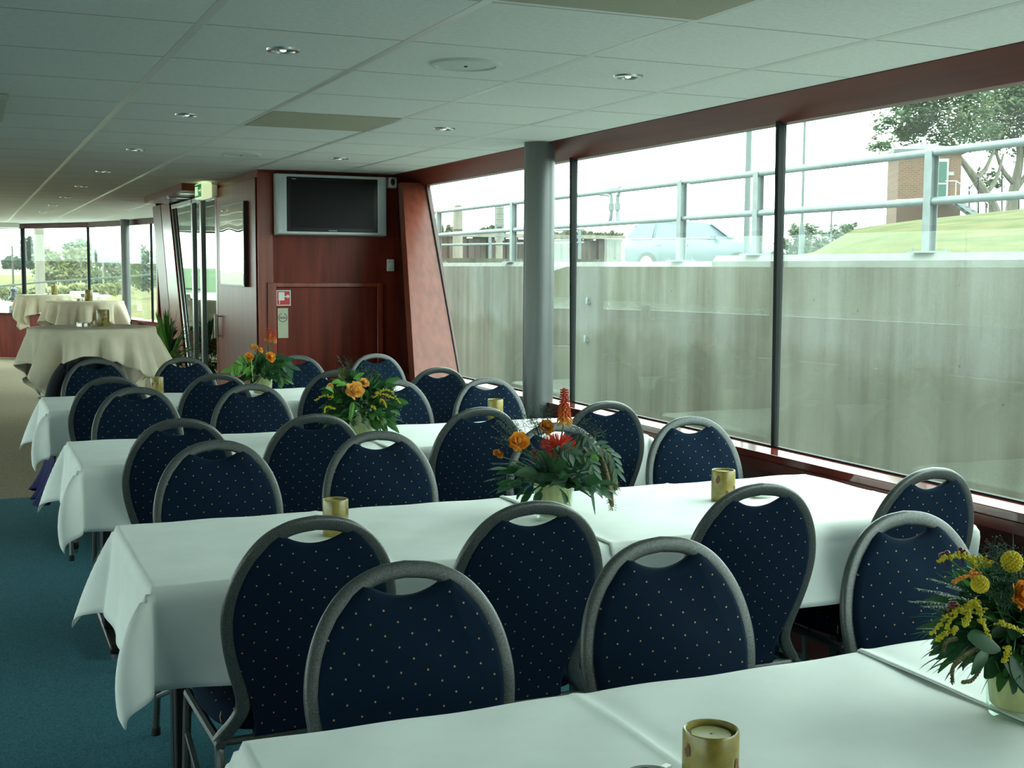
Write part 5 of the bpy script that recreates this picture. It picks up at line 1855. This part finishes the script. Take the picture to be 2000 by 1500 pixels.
def hut():
    g = at(1812, 436, HY)
    t = thing('brick_hut', (g.x, HY, g.z - 0.4), 'small brick hut with a green door on the grass bank', 'hut', None, radians(-31))
    k = 43.5 / F_PX * 1.13                       # metres per pixel at the hut
    W = 122 * k
    H1 = (436 - 296) * k + 0.4
    D_ = 2.6
    m, N, L, b = nodes_of('hut_brick')
    br = N.new('ShaderNodeTexBrick')
    br.inputs['Color1'].default_value = (0.085, 0.040, 0.022, 1)
    br.inputs['Color2'].default_value = (0.11, 0.053, 0.029, 1)
    br.inputs['Mortar'].default_value = (0.12, 0.09, 0.065, 1)
    br.inputs['Scale'].default_value = 1.0
    br.inputs['Brick Width'].default_value = 0.22
    br.inputs['Row Height'].default_value = 0.075
    br.inputs['Mortar Size'].default_value = 0.012
    tc = N.new('ShaderNodeTexCoord')
    mp = N.new('ShaderNodeMapping')
    mp.inputs['Rotation'].default_value = (pi / 2, 0, 0)
    L.new(tc.outputs['Object'], mp.inputs[0])
    L.new(mp.outputs[0], br.inputs['Vector'])
    L.new(br.outputs['Color'], b.inputs['Base Color'])
    setp(b, None, 0.9)
    MB().box(-W / 2, W / 2, 0, D_, 0, H1).build('brick_walls', m, t, smooth=0)
    WH = plain('hut_white', (0.27, 0.28, 0.265), 0.6)
    zf = H1 - 92 * k
    MB().box(-W / 2 - 0.04, W / 2 + 0.04, -0.05, 0, zf - 0.10, zf).build('floor_band', WH, t, smooth=0)
    MB().box(-W / 2 - 0.02, W / 2 + 0.02, -0.03, 0.02, 0, zf - 0.1).build('base_course', plain('dark_brick', (0.055, 0.03, 0.02), 0.9), t, smooth=0)
    ov = 0.22
    m2 = MB()
    m2.add([V((-W / 2 - ov, -ov, H1)), V((W / 2 + ov, -ov, H1)), V((W / 2 + ov, D_ + ov, H1)), V((-W / 2 - ov, D_ + ov, H1)),
            V((-W / 2 - ov, -ov, H1 + 0.14)), V((W / 2 + ov, -ov, H1 + 0.14)), V((W / 2 + ov, D_ + ov, H1 + 0.14)), V((-W / 2 - ov, D_ + ov, H1 + 0.14)), V((0, D_ / 2, H1 + 0.48))],
           [(0, 3, 2, 1), (0, 1, 5, 4), (1, 2, 6, 5), (2, 3, 7, 6), (3, 0, 4, 7), (4, 5, 8), (5, 6, 8), (6, 7, 8), (7, 4, 8)])
    rf = m2.build('roof', plain('slate_green', (0.07, 0.09, 0.082), 0.7), t, smooth=0)
    MB().lathe([(0.10, 0), (0.05, 0.15), (0.05, 0.28), (0.01, 0.38)], (0, D_ / 2, H1 + 0.42), 10).build('finial', WH, rf)
    xd = -W / 2 + 84 * k
    w_ = 26 * k
    dr = MB().box(xd - w_ / 2, xd + w_ / 2, -0.07, 0.02, zf, zf + 80 * k).build('door_frame', WH, t, smooth=0)
    MB().box(xd - w_ * 0.36, xd + w_ * 0.36, -0.10, -0.06, zf + 0.03, zf + 74 * k).build('green_door', plain('door_green', (0.0, 0.05, 0.034), 0.4), dr, bevel=0.01)
    MB().box(xd - w_ * 0.36, xd + w_ * 0.36, -0.115, -0.10, zf + 29 * k, zf + 32 * k).build('door_rail', WH, dr, smooth=0)
    MB().box(W / 2 - 34 * k, W / 2 - 14 * k, -0.03, 0, zf + 47 * k, zf + 54 * k).build('name_plate', plain('plate_grey', (0.2, 0.19, 0.165), 0.6), t, smooth=0)
    # stair with handrail going down to the right
    s0 = V((xd + w_ / 2, -0.5, zf))
    s1 = s0 + V((62 * k, 0, -44 * k))
    for yy in (-0.2, -1.0):
        MB().hexa([s0 + V((0, yy, -0.22)), s0 + V((0, yy + 0.06, -0.22)), s1 + V((0, yy + 0.06, -0.22)), s1 + V((0, yy, -0.22))],
                  [s0 + V((0, yy, 0)), s0 + V((0, yy + 0.06, 0)), s1 + V((0, yy + 0.06, 0)), s1 + V((0, yy, 0))]).build('stringer', GALV, t, smooth=0)
    for i in range(6):
        p = s0.lerp(s1, (i + 0.5) / 6)
        MB().box(p.x - 0.12, p.x + 0.12, -1.5, -0.65, p.z - 0.04, p.z).build('tread', GALV, t, smooth=0)
    MB().box(xd - w_ / 2, xd + w_ / 2 + 0.1, -1.5, 0, zf - 0.08, zf).build('landing', GALV, t, smooth=0)
    h = V((0, -1.0, 0.62))
    MB().tube([s0 + h + V((-0.4, 0, 0)), s0 + h, s1 + h], 0.025, 6).build('handrail', WH, t)
    for i in range(4):
        p = s0.lerp(s1, i / 3)
        MB().tube([p + V((0, -1.0, 0)), p + h], 0.02, 6).build('baluster', WH, t)


hut()

BARK = noise_mat('bark', (0.06, 0.055, 0.04), (0.12, 0.11, 0.085), (5, 5, 1), 0.95)


def tree_leaves(name, c1, c2):
    return leafy(name, c1, c2, 0.6, 0.6, 0.3)


TL1 = tree_leaves('tree_leaf_green', (0.018, 0.046, 0.016), (0.048, 0.085, 0.028))
TL2 = tree_leaves('tree_leaf_dark', (0.014, 0.036, 0.017), (0.034, 0.063, 0.029))
TL3 = tree_leaves('tree_leaf_olive', (0.042, 0.056, 0.019), (0.088, 0.098, 0.035))
TL5 = tree_leaves('tree_leaf_straw', (0.10, 0.115, 0.045), (0.19, 0.195, 0.085))
TL4 = tree_leaves('tree_leaf_pale', (0.07, 0.10, 0.06), (0.12, 0.16, 0.10))


def crown(parent, blobs, n, size, mat, seed, off, name='foliage'):
    r = random.Random(seed)
    m = MB()
    tot = sum(b[1] ** 2 for b in blobs)
    for c, rad, sq in blobs:
        # each mass is broken into small clumps so sky shows between them
        nc = max(6, int(26 * rad ** 2 / tot * len(blobs) / 2))
        for _ in range(nc):
            d = V((r.gauss(0, 1), r.gauss(0, 1), r.gauss(0, 1))).normalized()
            cc = c + V((d.x, d.y, d.z * sq)) * rad * r.uniform(0.35, 1.0)
            cr = rad * r.uniform(0.2, 0.42)
            for _k in range(int(n * rad ** 2 / tot / nc)):
                e = V((r.gauss(0, 1), r.gauss(0, 1), r.gauss(0, 0.8)))
                p = cc + e * cr * 0.55
                u = V((r.uniform(-1, 1), r.uniform(-1, 1), r.uniform(-1, 1))).normalized()
                w_ = u.orthogonal().normalized()
                s = size * r.uniform(0.6, 1.3)
                m.add([p - off + u * s, p - off + w_ * s * 0.5, p - off - u * s, p - off - w_ * s * 0.5], [(0, 1, 2, 3)])
    return m.build(name, mat, parent, smooth=0)


def limb(parent, pts, r0, r1, off, name='branch'):
    path = catmull([p - off for p in pts], 5)
    n = len(path)
    return MB().tube(path, [r0 + (r1 - r0) * i / (n - 1) for i in range(n)], 8).build(name, BARK, parent)


TY = 48
t = thing('tree', at(1948, 412, TY), 'large leafy tree spreading behind the hut at the right', 'tree', 'trees on the grass bank')
off = t.location.copy()
P = lambda x, y, d=0: at(x, y, TY + d)
limb(t, [P(1946, 425), P(1935, 395), P(1905, 350), P(1882, 318), P(1860, 290)], 0.32, 0.10, off, 'trunk')
limb(t, [P(1905, 350), P(1925, 330), P(1942, 290)], 0.16, 0.06, off)
limb(t, [P(1925, 378), P(1945, 352), P(1960, 300)], 0.14, 0.05, off)
bl = [(P(1800, 230, 1), 1.9, .75), (P(1745, 250, 1), 1.1, .8), (P(1870, 215, -1), 2.2, .8), (P(1790, 262, 2), 1.2, .6), (P(1900, 255, 1), 1.7, .7), (P(1720, 285, 0), 0.7, .8), (P(1935, 225, 2), 2.0, .8), (P(1960, 170, 2), 2.4, .8), (P(1850, 150, 0), 2.4, .8), (P(1925, 350, 1), 0.8, .8), (P(1780, 180, 0), 1.6, .8)]
crown(t, bl, 15000, 0.12, TL1, 41, off)
crown(t, bl, 5000, 0.12, TL3, 42, off)
t = thing('tree', at(1980, 412, TY + 2), 'second leafy tree cut by the right edge beside the hut', 'tree', 'trees on the grass bank')
off = t.location.copy()
P = lambda x, y, d=0: at(x, y, TY + 2 + d)
limb(t, [P(1975, 425), P(1978, 385), P(1985, 350), P(1992, 310), P(1990, 270)], 0.34, 0.14, off, 'trunk')
limb(t, [P(1985, 362), P(1960, 335), P(1945, 296)], 0.18, 0.07, off)
limb(t, [P(1982, 372), P(2005, 340), P(2030, 290)], 0.18, 0.07, off)
bl = [(P(2000, 225), 2.4, .8), (P(2060, 240), 2.6, .8), (P(1985, 280, 2), 1.6, .6), (P(2110, 200), 2.8, .8), (P(2040, 150), 3.0, .8), (P(2100, 300), 1.8, .7)]
crown(t, bl, 13000, 0.13, TL2, 43, off)
crown(t, bl, 1600, 0.14, TL3, 44, off)
# iron fence left of the trunks
fe = thing('iron_fence', at(1900, 418, 40), 'dark iron fence posts below the tree', 'fence')
o5 = fe.location.copy()
for px, pt in ((1893, 364), (1911, 346), (1957, 335), (1926, 380), (1990, 388)):
    MB().tube([at(px, pt, 40) - o5, at(px, 424, 40) - o5], 0.035, 6).build('post', BLACKM, fe)
MB().tube([at(1893, 368, 40) - o5, at(1911, 350, 40) - o5], 0.025, 6).build('rail', BLACKM, fe)
for k in range(9):
    MB().tube([at(1894 + k * 2.2, 362, 40.2) - o5, at(1894 + k * 2.2, 424, 40.2) - o5], 0.012, 5).build('bar', BLACKM, fe)


def bush(px0, px1, pt, pb, Y, mat, n, size, seed, label, cat='bush', group='bushes beyond the quay', sq=0.8, lumps=7, name='bush'):
    A, B = at(px0, pb, Y), at(px1, pb, Y)
    T = at((px0 + px1) / 2, pt, Y)
    t = thing(name, ((A.x + B.x) / 2, Y, A.z), label, cat, group)
    off = t.location.copy()
    r = random.Random(seed)
    W, H = B.x - A.x, T.z - A.z
    bl = []
    for k in range(lumps):
        f = (k + 0.5) / lumps
        rad = max(W / lumps * 0.8, H * 0.30) * r.uniform(0.8, 1.15)
        rad = min(rad, H * 0.55)
        bl.append((V((A.x + W * f, Y + r.uniform(-1, 1) * rad * 0.5, A.z + r.uniform(0.35, 1.0) * (H - rad * 0.7))), rad, sq))
        bl.append((V((A.x + W * f, Y + r.uniform(-.5, .5) * rad, A.z + H * 0.2)), rad, sq))
    crown(t, bl, n, size, mat, seed, off)
    m = MB()
    for k in range(lumps):
        x = off.x + (A.x + W * (k + 0.5) / lumps - off.x)
        m.tube([V((x, Y, A.z)) - off, V((x + r.uniform(-.2, .2), Y, A.z + H * 0.5)) - off], 0.04, 5)
    m.build('stems', BARK, t)


bush(1525, 1660, 436, 500, 42, TL4, 7000, 0.09, 51, 'reedy green hedge right of the parked car', lumps=9)
bush(1640, 1735, 432, 484, 58, TL1, 2500, 0.13, 52, 'low dark hedge far behind the grass bank', lumps=8)
bush(840, 885, 436, 470, 50, TL3, 1500, 0.12, 53, 'small bush beyond the pile wall beside the left mooring post', lumps=4)
bush(935, 985, 440, 470, 52, TL1, 1500, 0.12, 54, 'small bush beyond the pile wall behind the second mooring post', lumps=4)
bush(1080, 1215, 448, 466, 56, TL3, 2200, 0.12, 55, 'low weeds along the pile wall left of the car', lumps=10)

# ---- land and trees ahead of the bow, on the left of the picture
bk = MB()
prof = [(16, -1.05), (20, 0.2), (40, 0.55), (110, 0.9), (260, 1.0)]
rowsY = [26.5, 30, 36, 44, 60, 90, 140, 240]
x0s = [2.9, 2.2, 1.6, 1.3, 2.2, 4.0, 2.0, -30]


def bankf(i, j):
    y = rowsY[j]
    xs = [x0s[j] - 2.5, x0s[j], x0s[j] + 2.2, x0s[j] + 6, 60, 160]
    zs = [-1.25, -0.9, 0.0, 0.45, 0.7, 0.8]
    return V((xs[i], y, zs[i] + (0.12 * sin(i * 3 + j * 2.3) if 1 < i < 5 else 0)))


bk.grid(bankf, 6, 8)
struct(bk.build('ground_bank', ROUGHG, smooth=80), 'rough grassy river bank ahead of the bow')
fb = MB()
fb.grid(lambda i, j: V((-240 + 60 * i, 120 + 40 * j, (-1.1, 0.4, 1.1, 1.2)[j])), 9, 4)
struct(fb.build('ground_far', noise_mat('far_meadow', (0.06, 0.10, 0.03), (0.09, 0.135, 0.045), (0.05, 0.05, 0.05), 0.95), smooth=80), 'green meadow across the river')
pb_ = MB().hexa([V(p) for p in ((-230, -200, -1.1), (-42, -200, -1.1), (-42, 118, -1.1), (-230, 118, -1.1))],
                [V(p) for p in ((-230, -200, 1.75), (-52, -200, 1.75), (-52, 118, 1.75), (-230, 118, 1.75))])
struct(pb_.build('ground_port', ROUGHG, smooth=0), 'grassy bank across the water to the left')
# sloping concrete apron right of the bow
ap = MB().hexa([V((4.0, 31, -1.2)), V((8.6, 31, -1.2)), V((8.6, 46, -1.2)), V((5.0, 46, -1.2))],
               [V((5.8, 31, -0.9)), V((8.6, 31, 1.3)), V((8.6, 46, 1.3)), V((6.4, 46, -0.6))])
struct(ap.build('ground_apron', CONC, smooth=0), 'sloping concrete apron by the bow')

dolphin(70, 90, 300, 600, 34, 'thick pale timber pile standing in the front window')
dolphin(200, 204, 470, 550, 40, 'slim pile carrying a cross beam in the front window')
bm = MB().box(at(203, 526, 40).x, at(250, 526, 40).x, 39.9, 40.1, at(203, 528, 40).z, at(203, 523, 40).z)
tag(bm.build('cross_beam', TIM, smooth=0), 'horizontal timber beam beside the slim pile', 'beam')
bush(84, 176, 476, 552, 42, TL5, 5200, 0.085, 61, 'rounded olive bush on the bank in the front window', lumps=6)
bush(138, 178, 468, 545, 46, TL4, 2600, 0.09, 62, 'taller green bush behind the olive bush', lumps=4)
bush(172, 245, 500, 556, 60, TL4, 2600, 0.13, 63, 'pale bushes behind the slim pile', lumps=7)
bush(255, 312, 478, 560, 48, TL4, 3200, 0.10, 64, 'dark bush seen in the side window of the bow', lumps=5)
bush(0, 140, 560, 585, 36, TL5, 2600, 0.07, 65, 'low weeds on the bank edge ahead', lumps=10)
bush(130, 240, 552, 575, 36, TL5, 2600, 0.07, 66, 'reddish low weeds below the cross beam', lumps=9)


def poplar(px, w, pt, pb, Y, seed, label, mat):
    A, T = at(px, pb, Y), at(px, pt, Y)
    H = T.z - A.z
    W = at(px + w / 2, pb, Y).x - at(px - w / 2, pb, Y).x
    t = thing('poplar', A, label, 'tree', 'far poplars')
    off = t.location.copy()
    bl = [(V((A.x, Y, A.z + H * f)), W * 0.5 * k, 1.5) for f, k in ((.12, .8), (.25, 1), (.4, 1), (.55, .95), (.7, .8), (.83, .6), (.94, .35))]
    crown(t, bl, 1600, 0.30, mat, seed, off)
    limb(t, [A, V((A.x, Y, A.z + H * 0.9))], 0.25, 0.05, off, 'trunk')


poplar(48, 9, 464, 522, 130, 71, 'left one of the far poplars in the front window', TL2)
poplar(60, 8, 462, 522, 130, 72, 'right one of the far poplars in the front window', TL2)
bush(10, 40, 500, 522, 128, TL2, 1600, 0.3, 73, 'far round trees left of the poplars', 'trees', 'far trees')
bush(58, 110, 505, 522, 128, TL2, 1600, 0.3, 74, 'far hedge right of the poplars', 'trees', 'far trees')
bush(-400, -90, 480, 524, 126, TL2, 5000, 0.4, 75, 'far line of trees across the river to the left', 'trees', 'far trees', lumps=16)

# thin marker pole in the water and the deck wire
mk = at(26, 556, 40)
tag(MB().tube([(mk.x, 40, mk.z - 1), (mk.x, 40, at(26, 480, 40).z)], 0.03, 6).build('marker_pole', TIM), 'thin reddish marker pole in the left front window', 'pole')
wr_ = MB().tube(catmull([at(-120, 566, 24), at(0, 559, 24), at(85, 551, 24), at(175, 545, 24), at(320, 535, 24)], 6), 0.018, 6)
tag(wr_.build('mooring_rope', plain('rope_dark', (0.05, 0.06, 0.055), 0.9)), 'dark mooring rope stretched across the front windows', 'rope')

# fore deck with white tables
dk_ = ((-4.2, 22.8), (-2.0, 23.2), (0.2, 22.5), (1.2, 21.7), (2.1, 20.5), (2.6, 19.2), (4.2, 19.4), (2.8, 23.6), (-2, 26.0), (-4.6, 24.5))
struct(MB().hexa([V((x, y, -0.3)) for x, y in dk_], [V((x, y, 0.1)) for x, y in dk_]).build('deck', plain('white_deck', (0.62, 0.65, 0.63), 0.6), smooth=0))


def deck_table(px, w, py, Y, label):
    c_ = at(px, py, Y)
    r = (at(px + w / 2, py, Y).x - at(px - w / 2, py, Y).x) / 2
    t = thing('deck_table', (c_.x, Y, 0.1), label, 'table', 'round white tables on the fore deck')
    h = c_.z - 0.1
    MB().lathe([(r, h - 0.03), (r, h), (r * 0.9, h + 0.008)], (0, 0, 0), 28).build('tabletop', WHITEP, t)
    MB().lathe([(0.04, 0.02), (0.04, h - 0.03)], (0, 0, 0), 12).build('post', WHITEP, t)
    MB().lathe([(0.22, 0.0), (0.22, 0.02), (0.05, 0.04)], (0, 0, 0), 20).build('base', WHITEP, t)


deck_table(153, 34, 570, 22.6, 'left round white table on the fore deck')
deck_table(183, 20, 573, 22.0, 'middle round white table on the fore deck')
deck_table(201, 30, 577, 21.3, 'right round white table on the fore deck')

# trees on the bank across the water (they show in the mirror and the door glass)
for k in range(9):
    yy = -90 + k * 24 + (k % 3) * 5
    hh = (8.5, 6.0, 10.0)[k % 3]
    t = thing('bank_tree', (-150, yy, 1.7), 'tree on the far bank across the water, seen only in reflections', 'tree', 'trees across the water')
    off = V((-150, yy, 1.7))
    bl = [(off + V((0, 0, hh * f)), w_, 1.1) for f, w_ in ((0.3, 2.0), (0.5, 2.4), (0.7, 1.9), (0.88, 1.1))]
    crown(t, bl, 1100, 0.45, TL2, 90 + k, off)
    limb(t, [off, off + V((0.1, 0, hh * 0.8))], 0.3, 0.08, off, 'trunk')

for n_, (px, py) in enumerate(((1151, 586), (1147, 660))):
    d = ray(px, py)
    q = d * (QX / (d.x - QS * d.y)) + V((0, 0, CZ))
    t = thing('wall_cleat', (q.x, q.y, q.z - 0.06), ('upper', 'lower')[n_] + ' small steel cleat fixed to the lock wall beside the column', 'cleat', 'steel cleats on the lock wall')
    MB().box(-0.03, 0, -0.05, 0.05, 0, 0.03).build('foot', GALV, t, bevel=0.004)
    MB().box(-0.05, -0.03, -0.03, 0.03, 0, 0.10).build('horn', GALV, t, bevel=0.006)
